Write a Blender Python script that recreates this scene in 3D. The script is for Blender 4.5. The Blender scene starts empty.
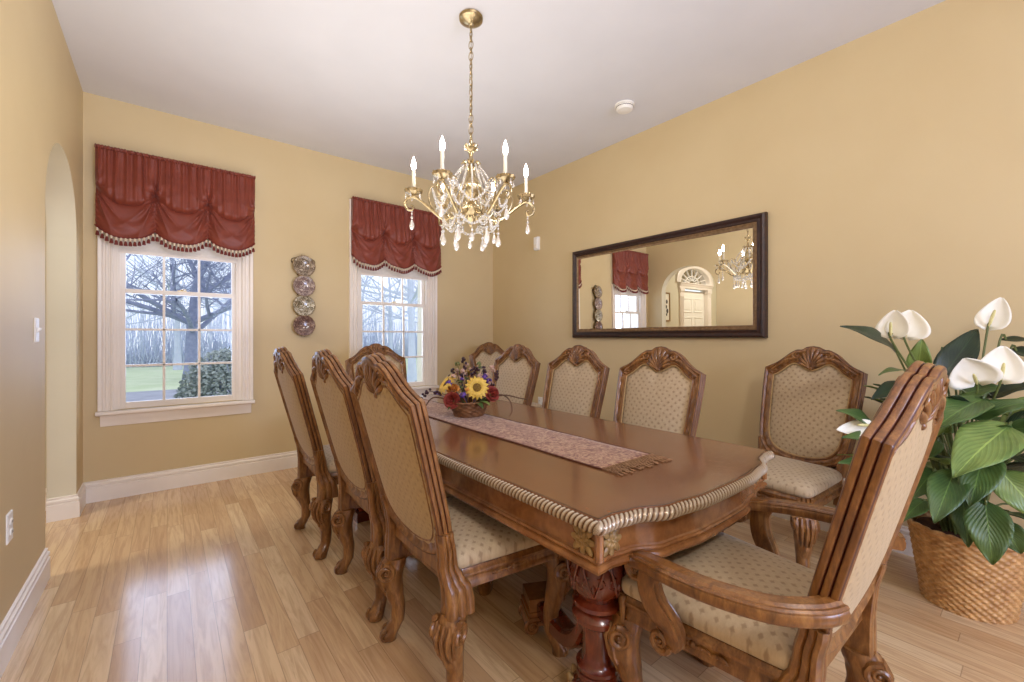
import bpy, math, random
from mathutils import Vector, Matrix
PI = math.pi
random.seed(7)
scn = bpy.context.scene
COL = scn.collection

# ---------------------------------------------------------------- camera
cam_d = bpy.data.cameras.new('camera'); cam = bpy.data.objects.new('camera', cam_d); COL.objects.link(cam)
cam.location = (0, 0, 1.23); cam.rotation_euler = (PI/2, 0, -0.6778)
cam_d.sensor_width = 36; cam_d.lens = 428.3/1024*36; cam_d.shift_y = -3.6/1024
cam_d.clip_start = 0.02; cam_d.clip_end = 400
scn.camera = cam
# ---------------------------------------------------------------- exposure
scn.view_settings.view_transform = 'Standard'; scn.view_settings.look = 'None'
scn.view_settings.gamma = 1; scn.view_settings.use_curve_mapping = False
scn.view_settings.exposure = -0.12
scn.cycles.max_bounces = 10; scn.cycles.diffuse_bounces = 5; scn.cycles.glossy_bounces = 5
scn.cycles.transmission_bounces = 8; scn.cycles.transparent_max_bounces = 8
scn.cycles.sample_clamp_indirect = 6; scn.cycles.blur_glossy = 0.5
# ---------------------------------------------------------------- world: bright overcast sky
w = bpy.data.worlds.new('overcast_sky'); scn.world = w; w.use_nodes = True
wn = w.node_tree.nodes; wl = w.node_tree.links
bg = wn['Background']; bg.inputs['Strength'].default_value = 1.5
tcw = wn.new('ShaderNodeTexCoord'); nzw = wn.new('ShaderNodeTexNoise'); nzw.inputs['Scale'].default_value = 3.0
crw = wn.new('ShaderNodeValToRGB')
crw.color_ramp.elements[0].position = .35; crw.color_ramp.elements[0].color = (.72, .82, 1.0, 1)
crw.color_ramp.elements[1].position = .7; crw.color_ramp.elements[1].color = (.95, .98, 1.05, 1)
wl.new(tcw.outputs['Generated'], nzw.inputs['Vector']); wl.new(nzw.outputs['Fac'], crw.inputs['Fac']); wl.new(crw.outputs['Color'], bg.inputs['Color'])

# ---------------------------------------------------------------- room dimensions
XL, XR, YB, YF, H = -0.4855, 3.275, 4.46, -2.3, 3.05
WT = 0.14                                    # inner wall thickness
def area(name, loc, target, sx, sy, watts, col):
    l = bpy.data.lights.new(name, 'AREA'); l.shape = 'RECTANGLE'; l.size = sx; l.size_y = sy; l.energy = watts; l.color = col
    o = bpy.data.objects.new(name, l); COL.objects.link(o); o.location = loc
    o.rotation_euler = (Vector(target)-Vector(loc)).to_track_quat('-Z', 'Y').to_euler()
    return o
area('bounce_flash', (0.9, 2.3, 1.25), (0.9, 2.301, 3.05), 1.7, 2.2, 33, (1, .985, .98))
area('rear_bounce_flash', (0.8, -0.7, 1.35), (0.8, -0.699, 3.05), 1.6, 1.2, 17, (1, .985, .98))
area('flash_softbox', (0.1, -1.3, 2.88), (0.6, 2.6, 0.7), 0.5, 0.25, 34, (1, .98, .97))
area('front_window_fill', (1.5, -2.55, 1.6), (-0.4, 2.2, 0.8), 1.5, 1.5, 135, (.56, .66, 1))  # added lamp outside the unseen front window, cool fill for the left wall
area('foyer_fill', (-2.4, 3.2, 3.0), (-2.4, 3.2, 0), 0.6, 0.6, 60, (1, .94, .84))  # added fill to brighten the foyer, not a fixture
area('window_light_near_arch', (0.096, 4.9, 1.45), (0.4, 2.0, 0.4), 0.8, 1.2, 13, (.50, .64, 1))
area('window_light_near_corner', (1.95, 4.9, 1.45), (1.7, 2.0, 0.5), 0.8, 1.2, 12, (.64, .76, 1))

# ================================================================ helpers
def srgb(r, g, b):
    f = lambda c: c/12.92 if c <= .04045 else ((c+.055)/1.055)**2.4
    return (f(r/255), f(g/255), f(b/255), 1)

class MB:
    def __init__(s): s.v = []; s.f = []; s.uv = []; s.m = []
    def add(s, vs, fs, uvs=None, mi=0):
        b = len(s.v); s.v += [tuple(p) for p in vs]
        s.uv += list(uvs) if uvs else [(p[0], p[1]) for p in vs]
        for f in fs: s.f.append(tuple(b+i for i in f)); s.m.append(mi)
        return s
    def grid(s, rows, cu=False, cv=False, mi=0, uvs=None, flip=False):
        nr, nc = len(rows), len(rows[0]); fs = []
        for i in range(nr if cv else nr-1):
            for j in range(nc if cu else nc-1):
                a, b, c, d = i*nc+j, i*nc+(j+1) % nc, ((i+1) % nr)*nc+(j+1) % nc, ((i+1) % nr)*nc+j
                fs.append((a, d, c, b) if flip else (a, b, c, d))
        vs = [p for r in rows for p in r]
        return s.add(vs, fs, [q for r in uvs for q in r] if uvs else None, mi)
    def loft(s, rings, cap=True, mi=0, close=True):
        b = len(s.v); n = len(rings[0]); s.grid(rings, cu=close, mi=mi)
        if cap:
            s.f.append(tuple(b+i for i in reversed(range(n)))); s.m.append(mi)
            e = b+(len(rings)-1)*n; s.f.append(tuple(e+i for i in range(n))); s.m.append(mi)
        return s
    def box(s, x0, x1, y0, y1, z0, z1, mi=0):
        vs = [(x, y, z) for z in (z0, z1) for y in (y0, y1) for x in (x0, x1)]
        return s.add(vs, [(0, 2, 3, 1), (4, 5, 7, 6), (0, 1, 5, 4), (2, 6, 7, 3), (0, 4, 6, 2), (1, 3, 7, 5)], None, mi)
    def lathe(s, prof, n=24, c=(0, 0, 0), rf=None, mi=0, cap=True):
        rings = []
        for r, z in prof:
            rings.append([(c[0]+r*(rf(2*PI*k/n, z) if rf else 1)*math.cos(2*PI*k/n), c[1]+r*(rf(2*PI*k/n, z) if rf else 1)*math.sin(2*PI*k/n), c[2]+z) for k in range(n)])
        return s.loft(rings, cap, mi)
    def tube(s, path, rad, n=8, closed=False, mi=0, cap=True, sq=None):
        path = [Vector(p) for p in path]; m = len(path)
        rad = rad if isinstance(rad, (list, tuple)) else [rad]*m
        T = []
        for i in range(m):
            a = path[(i-1) % m] if (i > 0 or closed) else path[0]
            b = path[(i+1) % m] if (i < m-1 or closed) else path[-1]
            t = b-a; T.append(t.normalized() if t.length > 1e-9 else Vector((0, 0, 1)))
        u = T[0].orthogonal().normalized(); rings = []
        for i in range(m):
            u = (u-T[i]*u.dot(T[i])); u = u.normalized() if u.length > 1e-9 else T[i].orthogonal().normalized()
            v = T[i].cross(u)
            rings.append([path[i]+(u*math.cos(2*PI*k/n)+v*math.sin(2*PI*k/n))*rad[i] for k in range(n)])
        if closed: s.grid(rings, cu=True, cv=True, mi=mi)
        else: s.loft(rings, cap, mi)
        return s
    def ball(s, c, rx, ry=None, rz=None, nu=8, nv=6, mi=0, M=None):
        ry = rx if ry is None else ry; rz = rx if rz is None else rz; c = Vector(c); rows = []
        for i in range(nv+1):
            a = PI*min(max(i/nv, .02), .98)
            p = [Vector((rx*math.sin(a)*math.cos(2*PI*k/nu), ry*math.sin(a)*math.sin(2*PI*k/nu), -rz*math.cos(a))) for k in range(nu)]
            rows.append([c+(M @ q if M else q) for q in p])
        return s.loft(rows, True, mi)
    def volute(s, c, e1, e2, R, r0, turns=1.6, tr=.008, n=6, a0=0, steps=22, hand=1, mi=0):
        c, e1, e2 = Vector(c), Vector(e1), Vector(e2); P = []; Rd = []
        for i in range(steps+1):
            t = i/steps; a = a0+hand*2*PI*turns*t; r = R*(1-t)+r0*t
            P.append(c+e1*r*math.cos(a)+e2*r*math.sin(a)); Rd.append(tr*(1-.45*t))
        s.tube(P, Rd, n, mi=mi); s.ball(c, r0*.9, nu=6, nv=4, mi=mi); return s
    def sweep(s, path, prof, up=(0, 0, 1), closed=False, mi=0, cap=True, profclosed=True):
        """prof (a,b): a along tangent x up (right of travel), b along up; mitred"""
        up = Vector(up); path = [Vector(p) for p in path]; m = len(path); rings = []
        for i in range(m):
            ts = []
            if i > 0 or closed: ts.append((path[i]-path[(i-1) % m]).normalized())
            if i < m-1 or closed: ts.append((path[(i+1) % m]-path[i]).normalized())
            sd = [t.cross(up).normalized() for t in ts]
            if len(sd) == 2:
                k = sd[0]+sd[1]; k = k.normalized() if k.length > 1e-6 else sd[0]; k = k/max(.4, k.dot(sd[0]))
            else: k = sd[0]
            rings.append([path[i]+k*a+up*b for a, b in prof])
        if closed: s.grid(rings, cu=profclosed, cv=True, mi=mi)
        else: s.loft(rings, cap, mi, profclosed)
        return s

def obj(name, mb, mats, parent=None, smooth=True, angle=40, loc=None, kind=None, bevel=0):
    me = bpy.data.meshes.new(name)
    me.from_pydata(mb.v, [], mb.f)
    uvl = me.uv_layers.new(name='UVMap')
    li = [0]*len(me.loops); me.loops.foreach_get('vertex_index', li)
    flat = [0.0]*(2*len(li))
    for i, v in enumerate(li): flat[2*i], flat[2*i+1] = mb.uv[v]
    uvl.data.foreach_set('uv', flat)
    for m in (mats if isinstance(mats, (list, tuple)) else [mats]): me.materials.append(m)
    me.polygons.foreach_set('material_index', mb.m)
    if smooth:
        me.polygons.foreach_set('use_smooth', [True]*len(me.polygons)); me.set_sharp_from_angle(angle=math.radians(angle))
    me.update()
    o = bpy.data.objects.new(name, me); COL.objects.link(o)
    if bevel:
        bm_ = o.modifiers.new('bevel', 'BEVEL'); bm_.width = bevel; bm_.segments = 2; bm_.limit_method = 'ANGLE'
    if parent: o.parent = parent
    if loc: o.location = loc
    if kind: o['kind'] = kind
    return o
def tag(o, label=None, cat=None, group=None, kind=None):
    if label: o['label'] = label
    if cat: o['category'] = cat
    if group: o['group'] = group
    if kind: o['kind'] = kind
    return o
def thing(name, label, cat, loc=(0, 0, 0), rz=0, group=None):
    o = bpy.data.objects.new(name, None); COL.objects.link(o); o.location = loc; o.rotation_euler = (0, 0, rz)
    o.empty_display_size = .1
    return tag(o, label, cat, group)
def dup(root, loc, rz, label, group=None):
    def cp(o, par):
        c = o.copy(); COL.objects.link(c); c.parent = par
        for ch in list(o.children): cp(ch, c)
        return c
    r = cp(root, None); r.location = loc; r.rotation_euler = (0, 0, rz); r['label'] = label
    if group: r['group'] = group
    return r
def cr(P, k, closed=False):
    """Catmull-Rom through P, k steps per span"""
    P = [Vector(p) for p in P]; n = len(P); out = []
    g = (lambda i: P[i % n]) if closed else (lambda i: P[min(max(i, 0), n-1)])
    for i in range(n if closed else n-1):
        a, b, c, d = g(i-1), g(i), g(i+1), g(i+2)
        for j in range(k):
            t = j/k
            out.append(.5*((2*b)+(c-a)*t+(2*a-5*b+4*c-d)*t*t+(3*b-a-3*c+d)*t**3))
    if not closed: out.append(P[-1].copy())
    return out
def lerp(a, b, t): return a+(b-a)*t
def interp(tab, x):
    if x <= tab[0][0]: return tab[0][1:]
    for p, q in zip(tab, tab[1:]):
        if x <= q[0]:
            t = (x-p[0])/(q[0]-p[0]); t = t*t*(3-2*t)
            return tuple(lerp(a, b, t) for a, b in zip(p[1:], q[1:]))
    return tab[-1][1:]

# ================================================================ materials
class NT:
    def __init__(s, name):
        s.m = bpy.data.materials.new(name); s.m.use_nodes = True
        s.n = s.m.node_tree.nodes; s.l = s.m.node_tree.links; s.b = s.n['Principled BSDF']
    def node(s, t, **kw):
        n = s.n.new(t)
        for k, v in kw.items():
            if k in n.inputs.keys() if isinstance(k, str) else False: n.inputs[k].default_value = v
            else: setattr(n, k, v)
        return n
    def math(s, op, a, b=0.0, c=None):
        n = s.n.new('ShaderNodeMath'); n.operation = op
        for i, x in enumerate((a, b) if c is None else (a, b, c)):
            if isinstance(x, (int, float)): n.inputs[i].default_value = x
            else: s.l.new(x, n.inputs[i])
        return n.outputs[0]
    def ramp(s, fac, stops, interp='LINEAR'):
        n = s.n.new('ShaderNodeValToRGB'); n.color_ramp.interpolation = interp; e = n.color_ramp.elements
        while len(e) < len(stops): e.new(.5)
        for q, (p, c) in zip(e, stops): q.position = p; q.color = c
        s.l.new(fac, n.inputs['Fac']); return n.outputs['Color']
    def mix(s, fac, a, b, mode='MIX'):
        n = s.n.new('ShaderNodeMix'); n.data_type = 'RGBA'; n.blend_type = mode
        for k, x in ((0, fac), (6, a), (7, b)):
            if isinstance(x, (int, float, tuple)): n.inputs[k].default_value = x
            else: s.l.new(x, n.inputs[k])
        return n.outputs[2]
    def noise(s, vec, scale, detail=3, rough=.5, dist=0):
        n = s.n.new('ShaderNodeTexNoise'); n.inputs['Scale'].default_value = scale; n.inputs['Detail'].default_value = detail
        n.inputs['Roughness'].default_value = rough; n.inputs['Distortion'].default_value = dist
        if vec is not None: s.l.new(vec, n.inputs['Vector'])
        return n.outputs['Fac']
    def coord(s, which='Object', scale=(1, 1, 1)):
        t = s.n.new('ShaderNodeTexCoord'); mp = s.n.new('ShaderNodeMapping'); mp.inputs['Scale'].default_value = scale
        s.l.new(t.outputs[which], mp.inputs['Vector']); return mp.outputs['Vector']
    def xyz(s, vec):
        n = s.n.new('ShaderNodeSeparateXYZ'); s.l.new(vec, n.inputs[0]); return n.outputs
    def bump(s, h, strength=.2, dist=.01):
        n = s.n.new('ShaderNodeBump'); n.inputs['Strength'].default_value = strength; n.inputs['Distance'].default_value = dist
        s.l.new(h, n.inputs['Height']); s.l.new(n.outputs['Normal'], s.b.inputs['Normal'])
    def set(s, **kw):
        for k, v in kw.items():
            k = {'color': 'Base Color', 'rough': 'Roughness', 'metal': 'Metallic', 'coat': 'Coat Weight', 'coat_rough': 'Coat Roughness', 'sheen': 'Sheen Weight',
                 'trans': 'Transmission Weight', 'spec': 'Specular IOR Level', 'emit': 'Emission Color', 'emit_s': 'Emission Strength', 'ior': 'IOR'}.get(k, k)
            if isinstance(v, (int, float, tuple)): s.b.inputs[k].default_value = v
            else: s.l.new(v, s.b.inputs[k])
        return s.m

def mat_noise(name, c1, c2, scale, rough, bump=0, stretch=(1, 1, 1), dist=.004, **kw):
    t = NT(name); v = t.coord('Object', stretch); f = t.noise(v, scale, 4)
    if bump: t.bump(f, bump, dist)
    return t.set(color=t.ramp(f, [(.3, c1), (.7, c2)]), rough=rough, **kw)
M = {}
M['wall'] = mat_noise('wall_paint', srgb(206, 184, 140), srgb(210, 189, 146), 2.0, .55, .03)
M['foyer_wall'] = mat_noise('foyer_paint', srgb(212, 204, 178), srgb(217, 209, 183), 2.0, .6)
M['ceiling'] = mat_noise('ceiling_paint', srgb(218, 218, 222), srgb(222, 222, 226), 3.0, .8)
M['trim'] = mat_noise('white_trim_paint', srgb(236, 226, 214), srgb(242, 233, 222), 4, .35)
M['white'] = mat_noise('white_plastic', srgb(238, 234, 226), srgb(242, 239, 232), 6, .4)
M['dark_slot'] = mat_noise('dark_slot', srgb(50, 44, 38), srgb(60, 52, 44), 6, .6)
# oak floor: strips running along y
def floor_mat():
    t = NT('oak_strip_floor'); x, y, z = t.xyz(t.coord('Object'))
    row = t.math('FLOOR', t.math('DIVIDE', x, .083))
    wn_ = t.n.new('ShaderNodeTexWhiteNoise'); wn_.noise_dimensions = '1D'; t.l.new(row, wn_.inputs['W'])
    yo = t.math('ADD', t.math('DIVIDE', y, .95), t.math('MULTIPLY', wn_.outputs['Value'], 7.3))
    col = t.math('FLOOR', yo)
    cb = t.n.new('ShaderNodeCombineXYZ'); t.l.new(row, cb.inputs[0]); t.l.new(col, cb.inputs[1])
    w2 = t.n.new('ShaderNodeTexWhiteNoise'); w2.noise_dimensions = '2D'; t.l.new(cb.outputs[0], w2.inputs['Vector'])
    base = t.ramp(w2.outputs['Value'], [(0, srgb(194, 158, 118)), (.3, srgb(208, 174, 132)), (.6, srgb(216, 184, 142)), (.85, srgb(222, 194, 154)), (1, srgb(202, 164, 120))])
    cg = t.n.new('ShaderNodeCombineXYZ')
    t.l.new(t.math('ADD', t.math('MULTIPLY', x, 34), t.math('MULTIPLY', w2.outputs['Value'], 40)), cg.inputs[0]); t.l.new(t.math('MULTIPLY', y, 2.2), cg.inputs[1])
    g = t.noise(cg.outputs[0], 1.0, 5, .62, 1.6)
    c = t.mix(t.math('MULTIPLY', t.ramp(g, [(.42, (0, 0, 0, 1)), (.62, (1, 1, 1, 1))]), .42), base, srgb(156, 114, 76))
    fx = t.math('FRACT', t.math('DIVIDE', x, .083)); fy = t.math('FRACT', yo)
    ex = t.math('LESS_THAN', t.math('MINIMUM', fx, t.math('SUBTRACT', 1, fx)), .016)
    ey = t.math('LESS_THAN', t.math('MINIMUM', fy, t.math('SUBTRACT', 1, fy)), .0016)
    gap = t.math('MAXIMUM', ex, ey)
    c = t.mix(t.math('MULTIPLY', gap, .40), c, srgb(92, 58, 32))
    h = t.math('SUBTRACT', t.math('MULTIPLY', g, .12), gap); t.bump(h, .10, .002)
    return t.set(color=c, rough=t.ramp(g, [(.3, (.14, .14, .14, 1)), (.7, (.20, .20, .20, 1))]), spec=.5, coat=.12, coat_rough=.14)
M['floor'] = floor_mat()
def wood(name, c1, c2, c3, rough, stretch, scale=6, coat=.2, coord='Object', cr_=.12):
    t = NT(name); v = t.coord(coord, stretch); f = t.noise(v, scale, 5, .6, .8); g = t.noise(v, scale*5, 3, .6)
    f2 = t.math('ADD', t.math('MULTIPLY', f, .75), t.math('MULTIPLY', g, .25))
    t.bump(g, .03, .0012)
    return t.set(color=t.ramp(f2, [(.32, c1), (.5, c2), (.68, c3)]), rough=rough, coat=coat, coat_rough=cr_)
M['chair_wood'] = wood('carved_walnut', srgb(84, 50, 24), srgb(122, 79, 39), srgb(158, 112, 62), .34, (5, 5, 1.2), 7, .25)
M['groove'] = wood('groove_dark_wood', srgb(58, 24, 14), srgb(74, 32, 18), srgb(90, 42, 24), .4, (5, 5, 1.2), 7, .2)  # darker red-brown wood for the groove faces
M['table_wood'] = wood('table_veneer', srgb(106, 64, 38), srgb(120, 76, 46), srgb(126, 81, 50), .27, (5, .8, 4), 1.6, .6, cr_=.12)
M['apron_wood'] = wood('apron_burl', srgb(108, 66, 36), srgb(136, 88, 50), srgb(158, 108, 62), .26, (2, 2, 2), 5, .4)
M['pedestal_wood'] = wood('dark_cherry', srgb(72, 22, 12), srgb(98, 36, 18), srgb(124, 54, 28), .22, (3, 3, 1), 5, .5)
t = NT('striped_gadroon'); gx, gy, gz = t.xyz(t.coord('UV')); gf = t.math('ABSOLUTE', t.math('SUBTRACT', t.math('FRACT', gx), .5))  # pale along each lobe, brown in the valleys between
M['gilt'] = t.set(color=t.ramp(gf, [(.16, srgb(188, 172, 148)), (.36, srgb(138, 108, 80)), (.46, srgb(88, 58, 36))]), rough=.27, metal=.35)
M['carving'] = mat_noise('gilded_carving', srgb(132, 102, 60), srgb(164, 134, 86), 40, .4)
M['inlay'] = mat_noise('dark_inlay', srgb(52, 26, 12), srgb(64, 34, 16), 20, .2, coat=.6)
def damask(name, base, base2, dot):
    t = NT(name); v = t.coord('UV'); x, y, z = t.xyz(v); p = .040
    def lat(ox):
        fx = t.math('SUBTRACT', t.math('FRACT', t.math('ADD', t.math('DIVIDE', x, p), ox)), .5)
        fy = t.math('SUBTRACT', t.math('FRACT', t.math('ADD', t.math('DIVIDE', y, p), ox)), .5)
        return t.math('ADD', t.math('ABSOLUTE', fx), t.math('ABSOLUTE', fy))
    d = t.math('MINIMUM', lat(0.0), lat(0.5))
    wv = t.noise(v, 420, 2); br = t.noise(v, 60, 4, .7)
    dm = t.math('ADD', d, t.math('MULTIPLY', t.math('SUBTRACT', br, .5), .35))
    m = t.ramp(dm, [(.12, (1, 1, 1, 1)), (.24, (0, 0, 0, 1))])
    c = t.mix(t.math('MULTIPLY', m, .6), t.ramp(br, [(.3, base), (.7, base2)]), dot)
    t.bump(t.math('ADD', t.math('MULTIPLY', wv, .6), m), .25, .0015)
    return t.set(color=c, rough=.75, sheen=.25)
M['damask'] = damask('dotted_damask', srgb(176, 154, 122), srgb(192, 170, 138), srgb(128, 100, 70))
M['damask_back'] = damask('gold_damask_back', srgb(164, 136, 92), srgb(180, 152, 106), srgb(146, 116, 74))
M['piping'] = mat_noise('welt_cord', srgb(170, 138, 90), srgb(190, 160, 112), 80, .7)
def runner_mat():
    t = NT('paisley_runner'); v = t.coord('Object'); 
    vo = t.n.new('ShaderNodeTexVoronoi'); vo.inputs['Scale'].default_value = 16; t.l.new(v, vo.inputs['Vector'])
    a = t.noise(v, 19, 4, .7, 2.5); b = t.noise(v, 70, 3, .6)
    c = t.ramp(a, [(.34, srgb(118, 74, 66)), (.46, srgb(152, 110, 94)), (.54, srgb(178, 146, 118)), (.66, srgb(130, 88, 80))], 'CONSTANT')
    c = t.mix(t.math('MULTIPLY', t.ramp(vo.outputs['Distance'], [(.12, (1, 1, 1, 1)), (.3, (0, 0, 0, 1))]), .5), c, srgb(176, 128, 110))
    c = t.mix(t.math('MULTIPLY', t.math('GREATER_THAN', b, .56), .35), c, srgb(208, 172, 140))
    t.bump(b, .3, .002)
    return t.set(color=c, rough=.8, sheen=.2)
M['runner'] = runner_mat()
M['fringe'] = mat_noise('fringe_yarn', srgb(128, 94, 68), srgb(164, 130, 98), 60, .8)
M['runner_edge'] = mat_noise('runner_edge', srgb(84, 44, 34), srgb(100, 56, 42), 30, .8)
M['valance'] = mat_noise('rust_satin', srgb(116, 46, 29), srgb(130, 54, 34), 14, .5, .05, sheen=.12)
M['tassel_red'] = mat_noise('tassel_red', srgb(98, 28, 20), srgb(122, 38, 26), 80, .7)
M['tassel_cream'] = mat_noise('tassel_cream', srgb(214, 196, 170), srgb(230, 214, 190), 80, .7)
M['brass'] = mat_noise('antique_brass', srgb(160, 140, 104), srgb(196, 178, 140), 25, .26, metal=.85)
M['candle'] = mat_noise('candle_sleeve', srgb(240, 232, 210), srgb(246, 238, 220), 20, .5)
def emis(name, c, s):
    t = NT(name); return t.set(color=c, emit=c, emit_s=s, rough=.4)
M['bulb'] = emis('lit_bulb', (1, .91, .78, 1), 110)
t = NT('crystal'); M['crystal'] = t.set(color=(1, .97, .92, 1), rough=.05, trans=.65, ior=1.55, spec=.8)
t = NT('window_glass'); 
tr = t.n.new('ShaderNodeBsdfTransparent'); gl = t.n.new('ShaderNodeBsdfGlossy'); gl.inputs['Roughness'].default_value = .02
fr = t.n.new('ShaderNodeFresnel'); fr.inputs['IOR'].default_value = 1.15; mx = t.n.new('ShaderNodeMixShader')
t.l.new(fr.outputs[0], mx.inputs[0]); t.l.new(tr.outputs[0], mx.inputs[1]); t.l.new(gl.outputs[0], mx.inputs[2]); t.l.new(mx.outputs[0], t.n['Material Output'].inputs['Surface'])
M['glass'] = t.m
M['mirror'] = NT('mirror_silver').set(color=(.93, .92, .88, 1), metal=1.0, rough=.0)
M['frame_dark'] = wood('mirror_frame_dark', srgb(34, 16, 11), srgb(48, 24, 16), srgb(64, 34, 22), .42, (4, 1, 4), 6, .1)
M['frame_gold'] = mat_noise('mirror_frame_gold', srgb(112, 86, 58), srgb(146, 116, 82), 50, .35, metal=.5)
M['wicker'] = mat_noise('wicker_cane', srgb(166, 120, 70), srgb(212, 166, 108), 30, .5, .1)
M['wicker_dark'] = mat_noise('wicker_dark', srgb(98, 62, 36), srgb(140, 96, 58), 40, .6, .1)
M['moss'] = mat_noise('dry_moss', srgb(58, 34, 24), srgb(92, 56, 38), 30, .95, .8, dist=.02)
def leaf_mat(name, c1, c2, rough=.38):
    t = NT(name); v = t.coord('UV'); x, y, z = t.xyz(v)
    n = t.noise(t.coord('Object'), 9, 3)
    ax = t.math('ABSOLUTE', x)
    ve = t.math('SINE', t.math('MULTIPLY', t.math('SUBTRACT', y, t.math('MULTIPLY', ax, .55)), 62))
    vm = t.math('GREATER_THAN', ve, .93)
    mid = t.math('LESS_THAN', ax, .035)
    c = t.mix(t.math('MULTIPLY', t.math('MAXIMUM', t.math('MULTIPLY', vm, .35), mid), .6), t.ramp(n, [(.3, c1), (.7, c2)]), tuple(min(1, q*1.9) for q in c2[:3])+(1,))
    t.bump(ve, .15, .004)
    return t.set(color=c, rough=rough)
M['leaf'] = [leaf_mat('leaf_mid', srgb(50, 76, 34), srgb(82, 106, 52)), leaf_mat('leaf_light', srgb(92, 118, 56), srgb(126, 146, 76)), leaf_mat('leaf_dark', srgb(24, 38, 22), srgb(40, 56, 32))]
M['stem'] = mat_noise('green_stem', srgb(78, 92, 44), srgb(104, 112, 58), 20, .5)
M['spathe'] = mat_noise('spathe_white', srgb(236, 230, 212), srgb(246, 242, 228), 12, .6, .05)
M['spadix'] = mat_noise('spadix', srgb(206, 196, 130), srgb(222, 212, 150), 60, .7, .3)
M['petal_yellow'] = mat_noise('petal_yellow', srgb(206, 164, 60), srgb(232, 198, 96), 20, .6)
M['disk'] = mat_noise('sunflower_disk', srgb(84, 58, 22), srgb(140, 110, 40), 160, .9, .5)
M['rose'] = mat_noise('rose_red', srgb(128, 44, 40), srgb(164, 68, 56), 20, .6)
M['purple'] = mat_noise('petal_purple', srgb(80, 48, 130), srgb(110, 76, 160), 20, .6)
M['berry'] = mat_noise('dark_berry', srgb(44, 22, 34), srgb(70, 34, 44), 20, .3)
M['dusty'] = mat_noise('dried_sprig', srgb(158, 112, 108), srgb(206, 176, 150), 30, .8)
M['orange'] = mat_noise('petal_orange', srgb(190, 112, 40), srgb(206, 140, 66), 20, .6)
M['twig'] = mat_noise('twig', srgb(78, 52, 34), srgb(104, 74, 50), 30, .7)
M['wire'] = mat_noise('dark_wire', srgb(84, 68, 48), srgb(104, 86, 62), 20, .35, metal=.8)
def plate_mat(name, c1, c2, c3):
    t = NT(name); v = t.coord('Object'); a = t.noise(v, 34, 4, .7, 1.5); b = t.noise(v, 90, 2)
    c = t.ramp(a, [(.40, c1), (.5, c2), (.6, c3)], 'CONSTANT')
    c = t.mix(t.math('MULTIPLY', t.math('GREATER_THAN', b, .55), .4), c, c1)
    return t.set(color=c, rough=.16, coat=.6)
PL = [plate_mat('plate_floral_brown', srgb(104, 88, 72), srgb(166, 148, 126), srgb(214, 202, 182)), plate_mat('plate_floral_mauve', srgb(116, 94, 92), srgb(172, 152, 142), srgb(214, 200, 184)),
      plate_mat('plate_floral_cream', srgb(112, 100, 76), srgb(196, 186, 164), srgb(228, 222, 208)), plate_mat('plate_floral_plum', srgb(96, 70, 66), srgb(148, 118, 106), srgb(202, 180, 160))]
M['door'] = mat_noise('door_paint', srgb(240, 236, 224), srgb(244, 240, 230), 4, .4)
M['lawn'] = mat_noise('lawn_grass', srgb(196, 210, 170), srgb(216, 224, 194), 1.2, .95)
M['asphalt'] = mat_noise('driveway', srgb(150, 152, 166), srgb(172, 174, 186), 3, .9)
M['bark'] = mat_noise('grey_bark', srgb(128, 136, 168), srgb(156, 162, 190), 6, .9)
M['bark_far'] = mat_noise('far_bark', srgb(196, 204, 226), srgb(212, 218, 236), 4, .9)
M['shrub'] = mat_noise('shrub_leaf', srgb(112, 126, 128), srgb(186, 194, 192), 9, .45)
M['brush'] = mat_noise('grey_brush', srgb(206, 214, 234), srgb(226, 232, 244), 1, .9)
M['heather'] = mat_noise('heather', srgb(116, 88, 116), srgb(150, 120, 140), 4, .9)
M['shade'] = mat_noise('shade_fabric', srgb(232, 226, 216), srgb(240, 234, 226), 60, .8)

# ================================================================ the setting
def struct(name, mb, m, parent=None, **kw):
    return obj(name, mb, m, parent, kind=None if parent else 'structure', **kw)
FX0, FX1, FY0 = -4.6, XL-WT, 0.6            # foyer beyond the arch
OW = .16                                     # outer wall thickness
struct('floor', MB().box(FX0, XR, YF, YB, -.06, 0), M['floor'], smooth=False)
struct('ceiling', MB().box(FX0, XR+OW, YF-OW, YB+OW, H, H+.08), M['ceiling'], smooth=False)
def wall_holes(axis, a0, a1, c0, c1, holes, z1=H):
    """wall from a0..a1 along axis ('x' or 'y'), thickness c0..c1, holes (h0,h1,z0,z1)"""
    mb = MB(); hs = sorted(holes); cur = a0
    def bx(p, q, za, zb):
        if q-p < 1e-6 or zb-za < 1e-6: return
        mb.box(p, q, c0, c1, za, zb) if axis == 'x' else mb.box(c0, c1, p, q, za, zb)
    for h0, h1, za, zb in hs:
        bx(cur, h0, 0, z1); bx(h0, h1, 0, za); bx(h0, h1, zb, z1); cur = h1
    bx(cur, a1, 0, z1); return mb
W1, W2 = .096, 1.95                          # window centres
HW, WZ0, WZ1 = .42, .675, 2.555               # half opening, sill, head
struct('wall_back', wall_holes('x', XL-WT, XR+OW, YB, YB+OW, [(W1-HW, W1+HW, WZ0, WZ1), (W2-HW, W2+HW, WZ0, WZ1)]), M['wall'], smooth=False)
struct('wall_right', MB().box(XR, XR+OW, YF-OW, YB, 0, H), M['wall'], smooth=False)
struct('wall_front', wall_holes('x', XL-WT, XR, YF-OW, YF, [(.7, 2.3, .7, 2.4)]), M['wall'], smooth=False)
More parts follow.
